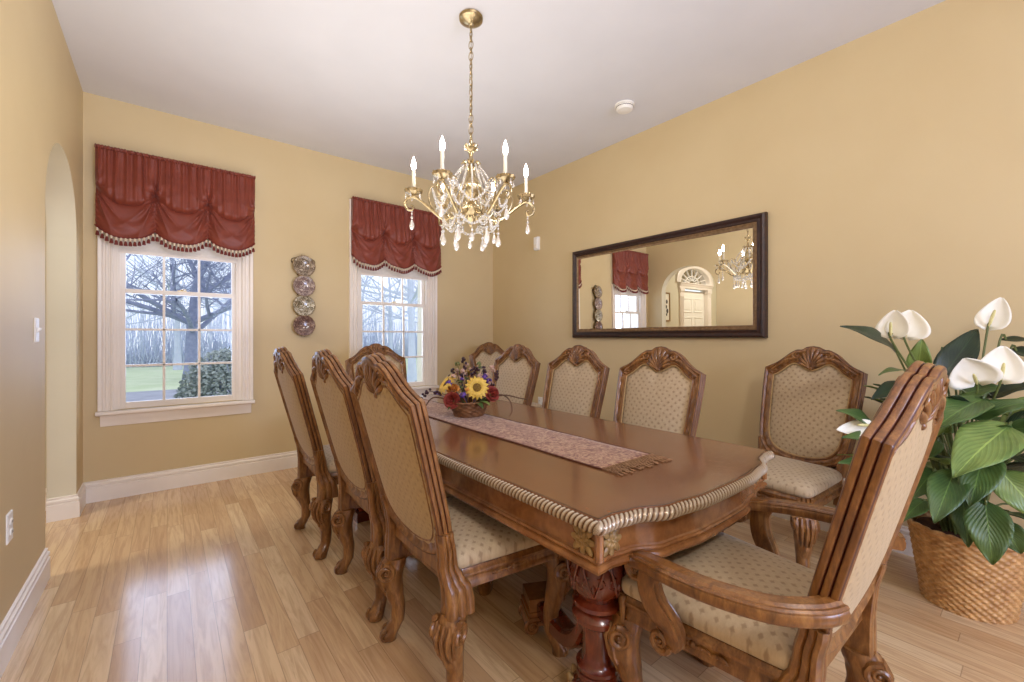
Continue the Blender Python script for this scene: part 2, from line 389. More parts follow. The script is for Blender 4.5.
# left wall with a round-headed opening
AY0, AY1, ASP, AAP = 3.20, 4.165, 1.90, 2.36
AC, AR = (AY0+AY1)/2, (AY1-AY0)/2
def arch_wall(x0, x1, y0, y1, ay0, ay1, sp, ap):
    mb = MB(); mb.box(x0, x1, y0, ay0, 0, H); mb.box(x0, x1, ay1, y1, 0, H)
    n = 32; c, r = (ay0+ay1)/2, (ay1-ay0)/2
    C = [(c-r*math.cos(PI*i/n), sp+(ap-sp)*math.sin(PI*i/n)**.9) for i in range(n+1)]
    for x, fl in ((x1, False), (x0, True)):
        mb.grid([[(x, y, z) for y, z in C], [(x, y, H) for y, z in C]], flip=fl)
    mb.grid([[(x0, y, z) for y, z in C], [(x1, y, z) for y, z in C]], mi=1)
    for y, e in ((ay0, .001), (ay1, -.001)): mb.add([(x0, y+e, 0), (x1, y+e, 0), (x1, y+e, sp), (x0, y+e, sp)], [(0, 1, 2, 3)], None, 1)
    return mb
struct('wall_left', arch_wall(XL-WT, XL, YF, YB, AY0, AY1, ASP, AAP), [M['wall'], M['foyer_wall']], angle=30)
# foyer shell
DCX, DW, DZ = -2.36, .52, 2.08               # front door centre, half width, height
struct('wall_foyer_front', wall_holes('x', FX0, XL-WT, YB, YB+OW, [(DCX-.82, DCX+.82, 0, 2.70)]), M['foyer_wall'], smooth=False)
struct('wall_foyer_far', MB().box(FX0-OW, FX0, FY0-OW, YB+OW, 0, H), M['foyer_wall'], smooth=False)
struct('wall_foyer_rear', MB().box(FX0, XL-WT, FY0-OW, FY0, 0, H), M['foyer_wall'], smooth=False)
# baseboards
BP = [(0, 0), (.018, 0), (.018, .106), (.011, .110), (.011, .115), (.017, .119), (.017, .132), (.009, .138), (.007, .144), (.010, .147), (.010, .152), (0, .155)]
def base(name, path): struct(name, MB().sweep(path, BP), M['trim'], angle=25)
base('baseboard_left', [(XL, YF, 0), (XL, AY0, 0), (XL-WT, AY0, 0)][:2])
base('baseboard_corner', [(XL-WT, AY1, 0), (XL, AY1, 0), (XL, YB, 0), (XR, YB, 0), (XR, YF, 0)])
base('baseboard_foyer', [(-1.50, YB, 0), (XL-WT, YB, 0)])
# windows
def casing_profile(w=.088):
    # a: from inner edge outward, b: out of the wall
    return [(0, 0), (0, .010), (.008, .018), (.014, .018), (.018, .008), (.026, .008), (.030, .019), (.042, .019), (.046, .009), (.056, .009), (.060, .022), (.066, .028), (w-.004, .030), (w, .026), (w, 0)]
def window(name, cx):
    o = bpy.data.objects.new(name, None); COL.objects.link(o); o.location = (cx, YB, 0); tag(o, kind='structure')
    a = HW-.005
    prof = [(p, q) for p, q in casing_profile()]
    mb = MB()
    path = [(-a, 0, WZ0), (-a, 0, WZ1), (a, 0, WZ1), (a, 0, WZ0)]
    # travel left-up, over, right-down; up = -y so 'right of travel' is outward
    mb.sweep([Vector(p) for p in path], [(-p, q) for p, q in prof], up=(0, -1, 0))
    obj('window_casing', mb, M['trim'], o, angle=25)
    mb = MB().sweep([(-a-.098, 0, 0), (a+.098, 0, 0)], [(0, .640), (.040, .640), (.052, .648), (.052, .664), (.046, .672), (0, .672)])
    mb.box(-a, a, -.02, .13, .655, .672)
    obj('window_sill', mb, M['trim'], o, angle=25)
    mb = MB().sweep([(-a-.074, 0, 0), (a+.074, 0, 0)], [(0, .556), (.010, .556), (.014, .575), (.016, .60), (.024, .615), (.028, .64), (0, .64)])
    obj('window_apron', mb, M['trim'], o, angle=25)
    mb = MB()                                  # jamb liner with stops
    for s in (-1, 1):
        mb.box(min(s*a, s*(a-.022)), max(s*a, s*(a-.022)), 0, .15, WZ0, WZ1)
        mb.box(min(s*(a-.022), s*(a-.036)), max(s*(a-.022), s*(a-.036)), .012, .03, WZ0, WZ1)
    mb.box(-a, a, 0, .15, WZ1-.022, WZ1)
    obj('window_jamb', mb, M['trim'], o, smooth=False)
    def sash(z0, z1, y0, y1, rows, st=.042, rb=.05, rt=.034):
        x1 = a-.024; mb = MB()
        mb.box(-x1, -x1+st, y0, y1, z0, z1); mb.box(x1-st, x1, y0, y1, z0, z1)
        mb.box(-x1+st, x1-st, y0, y1, z0, z0+rb); mb.box(-x1+st, x1-st, y0, y1, z1-rt, z1)
        gx0, gx1, gz0, gz1 = -x1+st, x1-st, z0+rb, z1-rt; m = .009
        for i in (1, 2): xx = lerp(gx0, gx1, i/3); mb.box(xx-m, xx+m, y0+.004, y1-.004, gz0, gz1)
        for i in range(1, rows): zz = lerp(gz0, gz1, i/rows); mb.box(gx0, gx1, y0+.004, y1-.004, zz-m, zz+m)
        f = obj('window_sash', mb, M['trim'], o, smooth=False, bevel=.003)
        ym = (y0+y1)/2
        obj('glass_pane', MB().box(gx0, gx1, ym-.002, ym+.002, gz0, gz1), M['glass'], f, smooth=False)
        return f
    low = sash(WZ0-.002, 1.612, .035, .068, 3); sash(1.578, WZ1-.022, .070, .103, 3, rb=.034, rt=.05)
    lk = MB().box(-.03, .03, .038, .066, 1.612, 1.619); lk.lathe([(.012, 0), (.012, .008), (.006, .011)], 12, (0, .052, 1.619)); lk.box(-.004, .03, .047, .056, 1.624, 1.630)
    obj('sash_lock', lk, M['brass'], low)
    return o
window('window_1', W1); window('window_2', W2)
# unseen window added behind the photographer to let in cool fill light
o = bpy.data.objects.new('added_window', None); COL.objects.link(o); tag(o, kind='structure')
mb = MB()
for x in (.7, 1.47, 2.24): mb.box(x, x+.06, YF-.1, YF-.05, .7, 2.4)
for z in (.7, 1.52, 2.34): mb.box(.7, 2.3, YF-.1, YF-.05, z, z+.06)
obj('window_sash', mb, M['trim'], o, smooth=False)
# foyer front door with elliptical fanlight
def front_door():
    o = bpy.data.objects.new('door_1', None); COL.objects.link(o); o.location = (DCX, YB, 0); tag(o, kind='structure')
    w = DW; mb = MB(); mb.box(-w, w, .06, .105, 0, DZ)
    for z0, z1 in ((.22, .78), (.90, 1.52), (1.64, 1.92)):
        for s in (-1, 1):
            x0, x1 = sorted((s*.06, s*(w-.09)))
            P = [(x0, 0, z0), (x0, 0, z1), (x1, 0, z1), (x1, 0, z0)]
            mb.sweep([(p[0], .06, p[2]) for p in P], [(-.012, 0), (-.006, .012), (.006, .012), (.014, 0)], up=(0, -1, 0), closed=True)
            mb.box(x0+.05, x1-.05, .052, .062, z0+.05, z1-.05)
    leaf = obj('door_leaf', mb, M['door'], o, angle=25)
    mb = MB().lathe([(.024, 0), (.024, .006), (.01, .01), (.01, .04), (.026, .05), (.028, .065), (.018, .078)], 16)
    mb.v = [(x+w-.07, .06-z, .98+y) for x, y, z in mb.v]; obj('door_knob', mb, M['brass'], leaf)
    mb = MB()
    for s in (-1, 1):                         # pilasters
        x0, x1 = sorted((s*(w+.02), s*(w+.17))); mb.box(x0, x1, -.03, .14, 0, 2.12)
        for k in range(4): xx = lerp(x0+.03, x1-.03, k/3); mb.tube([(xx, -.03, .3), (xx, -.03, 1.95)], .011, 6)
        mb.box(x0-.012, x1+.012, -.045, .14, 0, .2); mb.box(x0-.012, x1+.012, -.045, .14, 2.05, 2.12)
    mb.sweep([(-w-.20, 0, 0), (w+.20, 0, 0)], [(-.12, 2.12), (.035, 2.12), (.04, 2.16), (.05, 2.17), (.06, 2.20), (.075, 2.215), (.075, 2.23), (-.12, 2.23)])
    obj('door_surround', mb, M['trim'], o, angle=25)
    n = 28; mb = MB(); a1, b1, a0, b0 = .82, .45, .66, .33
    C = lambda a, b, y: [(-a*math.cos(PI*i/n), y, 2.23+b*math.sin(PI*i/n)) for i in range(n+1)]
    mb.grid([C(a0, b0, .10), C(a0, b0, -.03), C(a0+.03, b0+.03, -.04), C(a1-.03, b1-.03, -.04), C(a1, b1, -.03), C(a1, b1, .10)])
    for i in range(1, 8):
        t = PI*i/8; mb.tube([(-.13*math.cos(t), .06, 2.23+.08*math.sin(t)), (-.66*math.cos(t), .06, 2.23+.33*math.sin(t))], .009, 6)
    mb.tube([(-.30*math.cos(PI*i/20), .06, 2.23+.17*math.sin(PI*i/20)) for i in range(21)], .009, 6)
    obj('fanlight_frame', mb, M['trim'], o, angle=25)
    mb = MB(); P = C(a0, b0, .07); mb.add(P, [tuple(range(len(P)))]); obj('fanlight_pane', mb, M['glass'], o, smooth=False)
    # wall filling above the fanlight arch
    mb = MB(); T = [(x, y, 2.70) for x, y, z in C(a1-.02, b1-.02, 0)]; mb.grid([C(a1-.02, b1-.02, 0), T]); mb.grid([C(a1-.02, b1-.02, .15), [(x, .15, z) for x, y, z in T]])
    for s in (-1, 1): x0, x1 = sorted((s*(w+.165), s*.82)); mb.box(x0, x1, 0, .15, 0, 2.24)
    obj('door_infill', mb, M['foyer_wall'], o, smooth=False)
front_door()

# ================================================================ outside the windows
GZ = -0.5
struct('lawn_ground', MB().box(-70, 70, YB+OW+.02, 34, GZ-.2, GZ), M['lawn'], smooth=False)
struct('driveway_ground', MB().box(-16, 8, 14.2, 18.0, GZ, GZ+.015), M['asphalt'], smooth=False)
def tree_mesh(seed, height, r0, depth, spread, n=6, trunk_frac=.3, low=False):
    rnd = random.Random(seed); mb = MB()
    def grow(p, d, length, r, k):
        steps = 4 if k > 1 else 3; P = [p]; R = [r]; q = p.copy(); dd = d.copy()
        for i in range(steps):
            dd = (dd+Vector((rnd.uniform(-1, 1), rnd.uniform(-1, 1), rnd.uniform(-.4, .8)))*.13).normalized()
            q = q+dd*length/steps; P.append(q.copy()); R.append(r*(1-.45*(i+1)/steps))
        mb.tube(P, R, n if k > 2 else 4, cap=False)
        if k == 0: return
        nb = rnd.choice((3, 4)) if k > 1 else 4
        for b in range(nb):
            t = rnd.uniform(.35, 1) if b else 1.0
            i = min(int(t*steps), steps); base = P[i]
            ax = Vector((rnd.uniform(-1, 1), rnd.uniform(-1, 1), rnd.uniform(-.25, .5))).normalized()
            nd = (dd*(1-spread)+ax*spread).normalized()
            grow(base, nd, length*rnd.uniform(.6, .85), R[i]*.68, k-1)
    trunk = height*trunk_frac; P = []; R = []
    for i in range(6):
        t = i/5; P.append(Vector((.04*math.sin(t*3+seed), .03*t, trunk*t))); R.append(r0*(1+.5*(1-t)**4)*(1-.25*t))
    mb.tube(P, R, 9, cap=False)
    for b in range(7):
        a = 2*PI*b/7+rnd.uniform(-.3, .3); el = rnd.uniform(.15, .9) if b else 1.5
        grow(P[-1]-Vector((0, 0, rnd.uniform(0, .35)*trunk if b else 0)), Vector((math.cos(a)*math.cos(el), math.sin(a)*math.cos(el), math.sin(el))), height*.27, r0*.42 if b else r0*.7, depth)
    return mb
big = obj('bare_tree', tree_mesh(3, 11.5, .27, 4, .60, trunk_frac=.22), M['bark'], loc=(.84, 22, GZ), angle=60)
tag(big, 'large bare tree with spreading branches in the middle of the lawn outside', 'tree')
protos = []
for k in range(3):
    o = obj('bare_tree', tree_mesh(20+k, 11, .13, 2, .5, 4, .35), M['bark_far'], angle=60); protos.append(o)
rt = random.Random(5); used = set()
tree_spots = [(-5+2.6*i+rt.uniform(-.4, .4), 29+2*(i % 2)) for i in range(9)]+[(6.6+2.2*i+rt.uniform(-.3, .3), 14+3.2*(i % 3)) for i in range(6)]
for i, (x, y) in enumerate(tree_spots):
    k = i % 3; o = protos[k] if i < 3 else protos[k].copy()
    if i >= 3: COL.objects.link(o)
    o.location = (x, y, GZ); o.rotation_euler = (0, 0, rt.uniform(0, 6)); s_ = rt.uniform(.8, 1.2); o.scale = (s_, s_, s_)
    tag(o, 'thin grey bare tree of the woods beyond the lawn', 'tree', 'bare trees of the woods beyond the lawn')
def clump(mb, rnd, n, rx, ry, rz, cz, size, bottom=0):
    for i in range(n):
        a, b = rnd.uniform(0, 2*PI), math.acos(rnd.uniform(-.5, 1)); k = rnd.uniform(.72, 1.03)
        c = Vector((rx*k*math.sin(b)*math.cos(a), ry*k*math.sin(b)*math.sin(a), cz+rz*k*math.cos(b)))
        d = Vector((rnd.uniform(-1, 1), rnd.uniform(-1, 1), rnd.uniform(-.3, 1))).normalized(); u = d.orthogonal().normalized()*size*.45; l = d*size
        m_ = c+l*.5+d.cross(u)*.3
        mb.add([c, m_+u, c+l, m_-u, c+l*.5], [(0, 1, 4), (4, 1, 2), (4, 2, 3), (0, 4, 3)])
rb = random.Random(11)
mb = MB(); clump(mb, rb, 10000, 1.0, .85, 1.0, .5, .065); sh = obj('evergreen_shrub', mb, M['shrub'], loc=(1.15, 10.4, GZ), smooth=False)
mb = MB()
for i in range(14):
    a = rb.uniform(0, 6.28); r = rb.uniform(.3, .8); mb.tube([(0, 0, 0), (.4*r*math.cos(a), .4*r*math.sin(a), .5), (r*math.cos(a), r*math.sin(a), .6+.8*rb.random())], [.03, .02, .008], 5)
obj('branch', mb, M['bark'], sh); tag(sh, 'rounded leafy shrub outside the left window below the bare tree', 'shrub')
mb = MB(); clump(mb, rb, 1500, .75, .4, .30, .12, .07)
tag(obj('low_heather_bush', mb, M['heather'], loc=(.02, 7.6, GZ), smooth=False), 'low mauve bush at the bottom of the left window', 'bush')
mb = MB(); clump(mb, rb, 5000, .8, .6, .95, .45, .06)
sh2 = obj('evergreen_shrub', mb, M['shrub'], loc=(4.55, 7.6, GZ), smooth=False); tag(sh2, 'dark shrub outside the right window behind the porch column', 'shrub')
mb = MB()
for i in range(10):
    a = rb.uniform(0, 6.28); r = rb.uniform(.2, .5); mb.tube([(0, 0, 0), (.4*r*math.cos(a), .4*r*math.sin(a), .5), (r*math.cos(a), r*math.sin(a), 1.1)], [.03, .02, .008], 5)
obj('branch', mb, M['bark'], sh2)
# undergrowth of the woods: uncountable grey brush
mb = MB(); rr = random.Random(8)
for i in range(6500):
    x, y = rr.uniform(-14, 34), rr.uniform(33.0, 34.0); hgt = rr.uniform(.6, 1.0)*rr.choice((1, 1.5, 2.5, 4, 6)); b = Vector((x, y, GZ)); t = b+Vector((rr.uniform(-.7, .7), rr.uniform(-.5, .5), hgt))
    mb.tube([b, (b+t)/2+Vector((rr.uniform(-.1, .1), 0, 0)), t], [.022, .016, .006], 3, cap=False)
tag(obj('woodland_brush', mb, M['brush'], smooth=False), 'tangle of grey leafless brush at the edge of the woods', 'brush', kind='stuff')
# porch column beyond the right window
pc = thing('porch_column', 'white porch column outside the right window', 'column', (3.14, 6.1, GZ))
mb = MB().lathe([(.105, .12), (.112, .5), (.108, 1.6), (.095, 3.0), (.095, 3.1)], 24); obj('shaft', mb, M['white'], pc)
mb = MB().box(-.15, .15, -.15, .15, 0, .08).lathe([(.14, .08), (.15, .10), (.12, .13)], 24); obj('plinth', mb, M['white'], pc)
mb = MB().box(-.15, .15, -.15, .15, 3.14, 3.3).lathe([(.10, 3.08), (.14, 3.12), (.14, 3.15)], 24); obj('capital', mb, M['white'], pc)

# ================================================================ wall fittings
def plate_thing(name, label, cat, loc, rot, kind):
    o = thing(name, label, cat, loc, rot)
    mb = MB(); b = .035; hh = .058
    mb.loft([[(-b, 0, -hh), (b, 0, -hh), (b, 0, hh), (-b, 0, hh)], [(-b, -.003, -hh), (b, -.003, -hh), (b, -.003, hh), (-b, -.003, hh)], [(-b+.004, -.006, -hh+.004), (b-.004, -.006, -hh+.004), (b-.004, -.006, hh-.004), (-b+.004, -.006, hh-.004)]])
    obj('cover_plate', mb, M['white'], o, angle=20)
    if kind == 'switch':
        obj('toggle', MB().loft([[(-.005, -.006, -.012), (.005, -.006, -.012), (.005, -.006, .012), (-.005, -.006, .012)], [(-.004, -.018, .002), (.004, -.018, .002), (.004, -.018, .010), (-.004, -.018, .010)]]), M['white'], o, angle=20)
    else:
        for s in (-1, 1):
            mb = MB().lathe([(.017, 0), (.017, .003), (.015, .0045)], 20); mb.v = [(x, -.006-z, y*.85+s*.02) for x, y, z in mb.v]
            f = obj('socket', mb, M['white'], o)
            mb = MB().box(-.007, -.0045, -.0112, -.0095, s*.02-.004, s*.02+.006).box(.0045, .007, -.0112, -.0095, s*.02-.004, s*.02+.006)
            obj('slot', mb, M['dark_slot'], f, smooth=False)
    return o
plate_thing('light_switch', 'white light switch on the left wall beside the arched opening', 'switch', (XL, 3.0, 1.265), PI/2, 'switch')
plate_thing('wall_outlet', 'white electrical outlet low on the left wall above the baseboard', 'outlet', (XL, 2.55, .485), PI/2, 'outlet')
plate_thing('wall_outlet', 'electrical outlet low on the right wall seen between two chair backs', 'outlet', (XR, 3.56, .50), -PI/2, 'outlet')
o = thing('motion_sensor', 'small white motion sensor high on the right wall near the corner', 'sensor', (XR, 3.60, 2.29), -PI/2)
mb = MB().loft([[(-.034, 0, -.075), (.034, 0, -.075), (.034, 0, .075), (-.034, 0, .075)], [(-.034, -.03, -.07), (.034, -.03, -.07), (.034, -.03, .075), (-.034, -.03, .075)], [(-.024, -.042, -.055), (.024, -.042, -.055), (.024, -.042, .065), (-.024, -.042, .065)]])
obj('sensor_body', mb, M['white'], o, angle=25); obj('lens', MB().loft([[(-.02, -.041, -.05), (.02, -.041, -.05), (.02, -.041, -.01), (-.02, -.041, -.01)], [(-.016, -.047, -.045), (.016, -.047, -.045), (.016, -.045, -.014), (-.016, -.045, -.014)]]), M['candle'], o)
o = thing('smoke_detector', 'round white smoke detector on the ceiling', 'detector', (2.79, 2.06, H))
obj('detector_body', MB().lathe([(.075, 0), (.075, -.012), (.066, -.016), (.066, -.03), (.055, -.045), (.02, -.05), (.001, -.05)], 32), M['white'], o)
mb = MB().tube([(.0655*math.cos(a), .0655*math.sin(a), -.023+.002*math.sin(24*a)) for a in [2*PI*k/96 for k in range(96)]], .0022, 5, closed=True)
obj('vent_slot', mb, M['dark_slot'], o, smooth=False)
# small framed picture in the foyer
o = thing('framed_picture', 'small narrow framed picture on the foyer wall seen in the mirror', 'picture', (-1.18, YB, 1.72))
mb = MB().sweep([(-.10, 0, -.27), (-.10, 0, .27), (.10, 0, .27), (.10, 0, -.27)], [(-.012, 0), (-.012, .018), (0, .022), (.016, .014), (.016, 0)], up=(0, -1, 0), closed=True)
obj('picture_frame', mb, M['carving'], o, angle=25)
obj('picture_print', MB().box(-.10, .10, -.006, -.002, -.27, .27), M['spathe'], o, smooth=False)
mb = MB()
for k, (x, z, r) in enumerate(((0, .1, .035), (.02, 0, .03), (-.015, -.08, .04), (.01, -.15, .025))): mb.ball((x, -.006, z), r, .002, r*1.2, 10, 6)
obj('print_motif', mb, M['dark_slot'], o)

# wall mirror
o = thing('wall_mirror', 'large rectangular wall mirror in a dark wooden frame', 'mirror', (XR, 2.1215, 1.665), -PI/2)
# local: x -> -Y world, y -> +X world (into the wall), z up
hx, hz = .9105, .439
path = [(-hx, 0, -hz), (-hx, 0, hz), (hx, 0, hz), (hx, 0, -hz)]
FP = [(0, 0), (0, .034), (.006, .046), (.018, .052), (.030, .046), (.036, .038), (.048, .040), (.052, .046), (.058, .040)]
mb = MB().sweep(path, FP+[(.058, 0)], up=(0, -1, 0), closed=True); fr_o = obj('mirror_frame', mb, M['frame_dark'], o, angle=30)
mb = MB().sweep(path, [(.058, .004), (.058, .040), (.066, .043), (.074, .034), (.086, .030), (.092, .022), (.092, .004)], up=(0, -1, 0), closed=True); obj('frame_liner', mb, M['frame_gold'], o, angle=30)
mb = MB(); ix, iz = hx-.088, hz-.088; yaw, tl = .018, .012
q = lambda x, z: (x, -.026+(x*yaw)+(-z*tl), z)
mb.add([q(-ix, -iz), q(ix, -iz), q(ix, iz), q(-ix, iz)]+[(x, y+.003, z) for x, y, z in (q(-ix, -iz), q(ix, -iz), q(ix, iz), q(-ix, iz))], [(0, 1, 2, 3), (7, 6, 5, 4), (0, 4, 5, 1), (1, 5, 6, 2), (2, 6, 7, 3), (3, 7, 4, 0)])
obj('mirror_glass', mb, M['mirror'], o, smooth=False)

# plate rack and four plates between the windows
PX = 1.015
o = thing('plate_rack', 'wire hanging rack holding the four plates between the windows', 'rack', (PX, YB, 1.62))
mb = MB()
for s in (-1, 1):
    mb.tube(cr([(s*.012, -.008, .40), (s*.012, -.008, .2), (s*.012, -.008, -.2), (s*.012, -.008, -.38)], 4), .004, 6)
    mb.tube([(s*(.07+.035*math.cos(a)), -.012, .335+.03*math.sin(a)) for a in [i*PI/8 for i in range(-4, 17)]]+[(s*.035, -.012, .29), (s*.012, -.010, .25)], .0035, 6)
    for z0 in (.286, .098, -.09, -.278):
        mb.tube(cr([(s*.012, -.008, z0-.07), (s*.05, -.012, z0-.080), (s*.055, -.035, z0-.082), (s*.055, -.038, z0-.068)], 4), .0032, 6)
for z0 in (.38, .19, 0, -.19, -.36): mb.tube([(-.014, -.008, z0), (.014, -.008, z0)], .0035, 6)
obj('wire_frame', mb, M['wire'], o)
desc = ['topmost of the four decorative plates on the rack between the windows', 'second decorative plate from the top on the wall rack', 'third wall plate from the top with a pale shiny centre', 'lowest of the four decorative plates on the wall rack']
for k, z0 in enumerate((1.62+.290, 1.62+.100, 1.62-.088, 1.62-.276)):
    p = thing('decorative_plate', desc[k], 'plate', (PX, YB-.012, z0), 0, 'decorative plates on the wall rack')
    KP = 1.06; n = 40; prof = [(.002, .010), (.05, .010), (.056, .014), (.062, .020), (.090, .026), (.094, .028), (.094, .024), (.062, .014), (.054, .004), (.002, .004)]
    mb = MB().lathe([(r*KP, z) for r, z in prof], n, rf=lambda a, z: 1+.012*math.cos(16*a) if z > .018 else 1); mb.v = [(x, -z-.012+y*.06, y) for x, y, z in mb.v]
    obj('dish', mb, PL[k], p, angle=50)
    mb = MB().tube([(.0985*math.cos(a)*(1+.012*math.cos(16*a)), -.040+.0985*math.sin(a)*.06, .0985*math.sin(a)*(1+.012*math.cos(16*a))) for a in [2*PI*i/60 for i in range(60)]], .0022, 6, closed=True)
    obj('rim', mb, M['carving'], p)

# ================================================================ valances
def valance(loc, label, seed):
    o = thing('balloon_valance', label, 'valance', loc, 0, 'red balloon valances over the windows')
    rnd = random.Random(seed); W = 1.02; NU, NV = 168, 84; T0 = 0.0; HT = .69
    ph = [rnd.uniform(0, 6.28) for _ in range(8)]
    pin = [0.0, 1/3, 2/3, 1.0]
    def f3(u): k = min(int(u*3), 2); return k, u*3-k
    def fold(x): return 1-abs(math.sin(x))**.8
    def surf(u, v):
        k, f = f3(u); sag = math.sin(PI*f); s2 = sag**.7
        near = math.exp(-(min(abs(u-p) for p in pin)/.022)**2)
        z = v*(-.585-.085*s2+.010*rnd_t(u)); vp = .50+.115*s2; d = .044; uw = u+.008*math.sin(u*17+ph[1])+.004*math.sin(u*41+ph[2])
        da = min(f, 1-f)
        if v < vp:
            t = v/vp
            d += .019*fold(uw*66+ph[0])*(1-.55*t)+.010*fold(uw*103+ph[3])*(1-t)**.5
            d += .045*s2*max(0, math.sin(PI*.5*min(1, max(0, t-.2)/.72)))**1.5
            if t > .90: d -= .030*s2*((t-.90)/.10)**2
            a1 = math.atan2(1.02-t, f*1.5+.03); a2 = math.atan2(1.02-t, (1-f)*1.5+.03)
            g = math.exp(-((1-t)/.42)**2)
            d += .023*g*(fold(a1*5.5+ph[4])*math.exp(-f*3.2)+fold(a2*5.5+ph[5])*math.exp(-(1-f)*3.2))
        else:
            t = (v-vp)/(1-vp)
            d = .040+.034*t*s2+.012*s2
            a1 = math.atan2(t*.62+.015, f+.015); a2 = math.atan2(t*.62+.015, 1-f+.015)
            q1 = math.hypot(f, t*.62); q2 = math.hypot(1-f, t*.62)
            d += .030*(fold(a1*6.2+ph[5])*math.exp(-q1*1.9)+fold(a2*6.2+ph[6])*math.exp(-q2*1.9))*min(1, t*6)
            d += .005*math.sin(15*(t-.5*s2)+ph[7])*s2
        d -= .024*near*math.exp(-((v-.52)/.10)**2)
        if v > .52: d += (-.012+.004*math.sin(v*95))*near
        if v < .03: d = .050+(d-.050)*.6
        return d, z
    def rnd_t(u): return math.sin(u*40+ph[1])*.3
    rows = []
    for i in range(NV+1):
        v = i/NV; row = []
        row += [(-W/2, -.002, surf(0, v)[1])]
        for j in range(NU+1):
            u = j/NU; d, z = surf(u, v); row.append((-W/2+W*u, -d, z))
        row += [(W/2, -.002, surf(1, v)[1])]
        rows.append(row)
    mb = MB().grid(rows, flip=True)
    c = obj('cloth', mb, M['valance'], o, angle=75)
    sm = c.modifiers.new('thickness', 'SOLIDIFY'); sm.thickness = .003
    mb = MB(); P = []                          # shirred header over the rod
    for j in range(NU+1):
        u = j/NU; P.append((-W/2+W*u, -.052+.003*math.sin(u*150), -.004))
    mb.tube(P, [.014+.004*math.sin(j*2.1+ph[3]) for j in range(NU+1)], 8); obj('rod_pocket', mb, M['valance'], o, angle=75)
    mb = MB(); P = []
    for j in range(0, NU+1, 2): d, z = surf(j/NU, 1.0); P.append((-W/2+W*j/NU, -d-.002, z))
    mb.tube(P, .006, 6); obj('fringe_braid', mb, M['tassel_red'], o)
    tm = MB().lathe([(.003, 0), (.0085, -.006), (.0085, -.014), (.006, -.022)], 8).ball((0, 0, -.020), .0055, .0055, .008, 8, 5)
    tm.lathe([(.005, -.024), (.0085, -.034), (.011, -.052), (.0105, -.056)], 8, mi=1)
    first = None; n = 39
    for i in range(n):
        u = (i+.5)/n; d, z = surf(u, 1.0)
        if first is None: first = t_ = obj('tassel', tm, [M['tassel_cream'], M['tassel_red']], o)
        else: t_ = first.copy(); COL.objects.link(t_); t_.parent = o
        t_.location = (-W/2+W*u, -d-.003, z-.002); t_.scale = (1.05, 1.05, 1.05)
    return o
valance((W1, YB-.028, 2.648), 'rust red balloon valance with tassels over the left window by the arch', 4)
valance((W2+.02, YB-.028, 2.648), 'rust red balloon valance over the right window nearest the corner', 9)
for cx, lb in ((W1, 'white roller shade hanging just below the left valance'), (W2, 'white roller shade hanging just below the right valance')):
    o = thing('roller_shade', lb, 'blind', (cx, YB, 0), 0, 'white roller shades behind the valances')
    obj('shade_cloth', MB().box(-.385, .385, .008, .011, 1.905, 2.50), M['shade'], o, smooth=False)
    mb = MB().box(-.386, .386, .003, .015, 1.882, 1.91); obj('hem_bar', mb, M['trim'], o, smooth=False, bevel=.003)
    mb = MB().tube([(-.39, .014, 2.502), (.39, .014, 2.502)], .011, 12); obj('roller', mb, M['white'], o)

# ================================================================ dining table
TX0, TX1, TY0, TY1 = .862, 1.965, .716, 3.13
TC = ((TX0+TX1)/2, (TY0+TY1)/2)
def bow(t):
    """outward bow of an end, t in 0..1 across: flat-concave shoulders, then convex"""
    q = min(t, 1-t)*2
    return .082*interp([(0, 0), (.10, -.02), (.22, .12), (.45, .72), (.75, .97), (1, 1)], q)[0]
def outline(ins=0, n=40, long=1):
    hx_, hy = (TX1-TX0)/2-ins, (TY1-TY0)/2-ins; P = []
    for i in range(n+1): t = i/n; P.append((-hx_+2*hx_*t, -hy-bow(t)))       # near end, left to right
    for i in range(1, long): P.append((hx_, lerp(-hy, hy, i/long)))
    for i in range(n+1): t = i/n; P.append((hx_-2*hx_*t, hy+bow(t)))
    for i in range(1, long): P.append((-hx_, lerp(hy, -hy, i/long)))
    return P
tb = thing('dining_table', 'long carved wooden dining table with a silvered edge in the middle of the room', 'table', (TC[0], TC[1], 0))
TT = .758
def plate(mb, P, z0, z1, mi=0): return mb.loft([[(x, y, z0) for x, y in P], [(x, y, z1) for x, y in P]], True, mi)
obj('tabletop', plate(MB(), outline(.006), .735, TT), M['table_wood'], tb, angle=30, bevel=.003)
mb = MB()                                      # inlaid dark line
A, B = outline(.008), outline(.0135)
mb.grid([[(x, y, TT+.0004) for x, y in A], [(x, y, TT+.0004) for x, y in B]], cu=True, flip=True)
obj('inlay_line', mb, M['inlay'], tb, smooth=False)
# gadrooned edge: slanted lobes running round the top
P = outline(0, 60, 1); Q = []; LN = []
L = 0; m = len(P)
pts = []
for i in range(m):
    a, b = Vector(P[i]).to_3d(), Vector(P[(i+1) % m]).to_3d(); d = (b-a).length; k = max(1, int(d/.0028))
    for j in range(k): pts.append((a+(b-a)*j/k, L+d*j/k))
    L += d
NL = round(L/.0165); m = len(pts); rows = []; uvs = []
for i in range(m):
    a = pts[(i-1) % m][0]; b = pts[(i+1) % m][0]; t = (b-a).normalized(); nrm = Vector((t.y, -t.x, 0)); p, s = pts[i]; ring = []; uvr = []
    for j in range(9):
        f = j/8; th = PI*(.5-f)*.95                        # top to bottom
        lobe = abs(math.sin(PI*(s/L*NL+f*1.3)))**.8
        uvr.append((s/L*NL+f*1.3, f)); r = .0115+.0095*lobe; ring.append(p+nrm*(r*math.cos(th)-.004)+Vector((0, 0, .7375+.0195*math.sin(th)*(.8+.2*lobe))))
    rows.append(ring); uvs.append(uvr)
mb = MB().grid(rows, cv=True, flip=True, uvs=uvs)
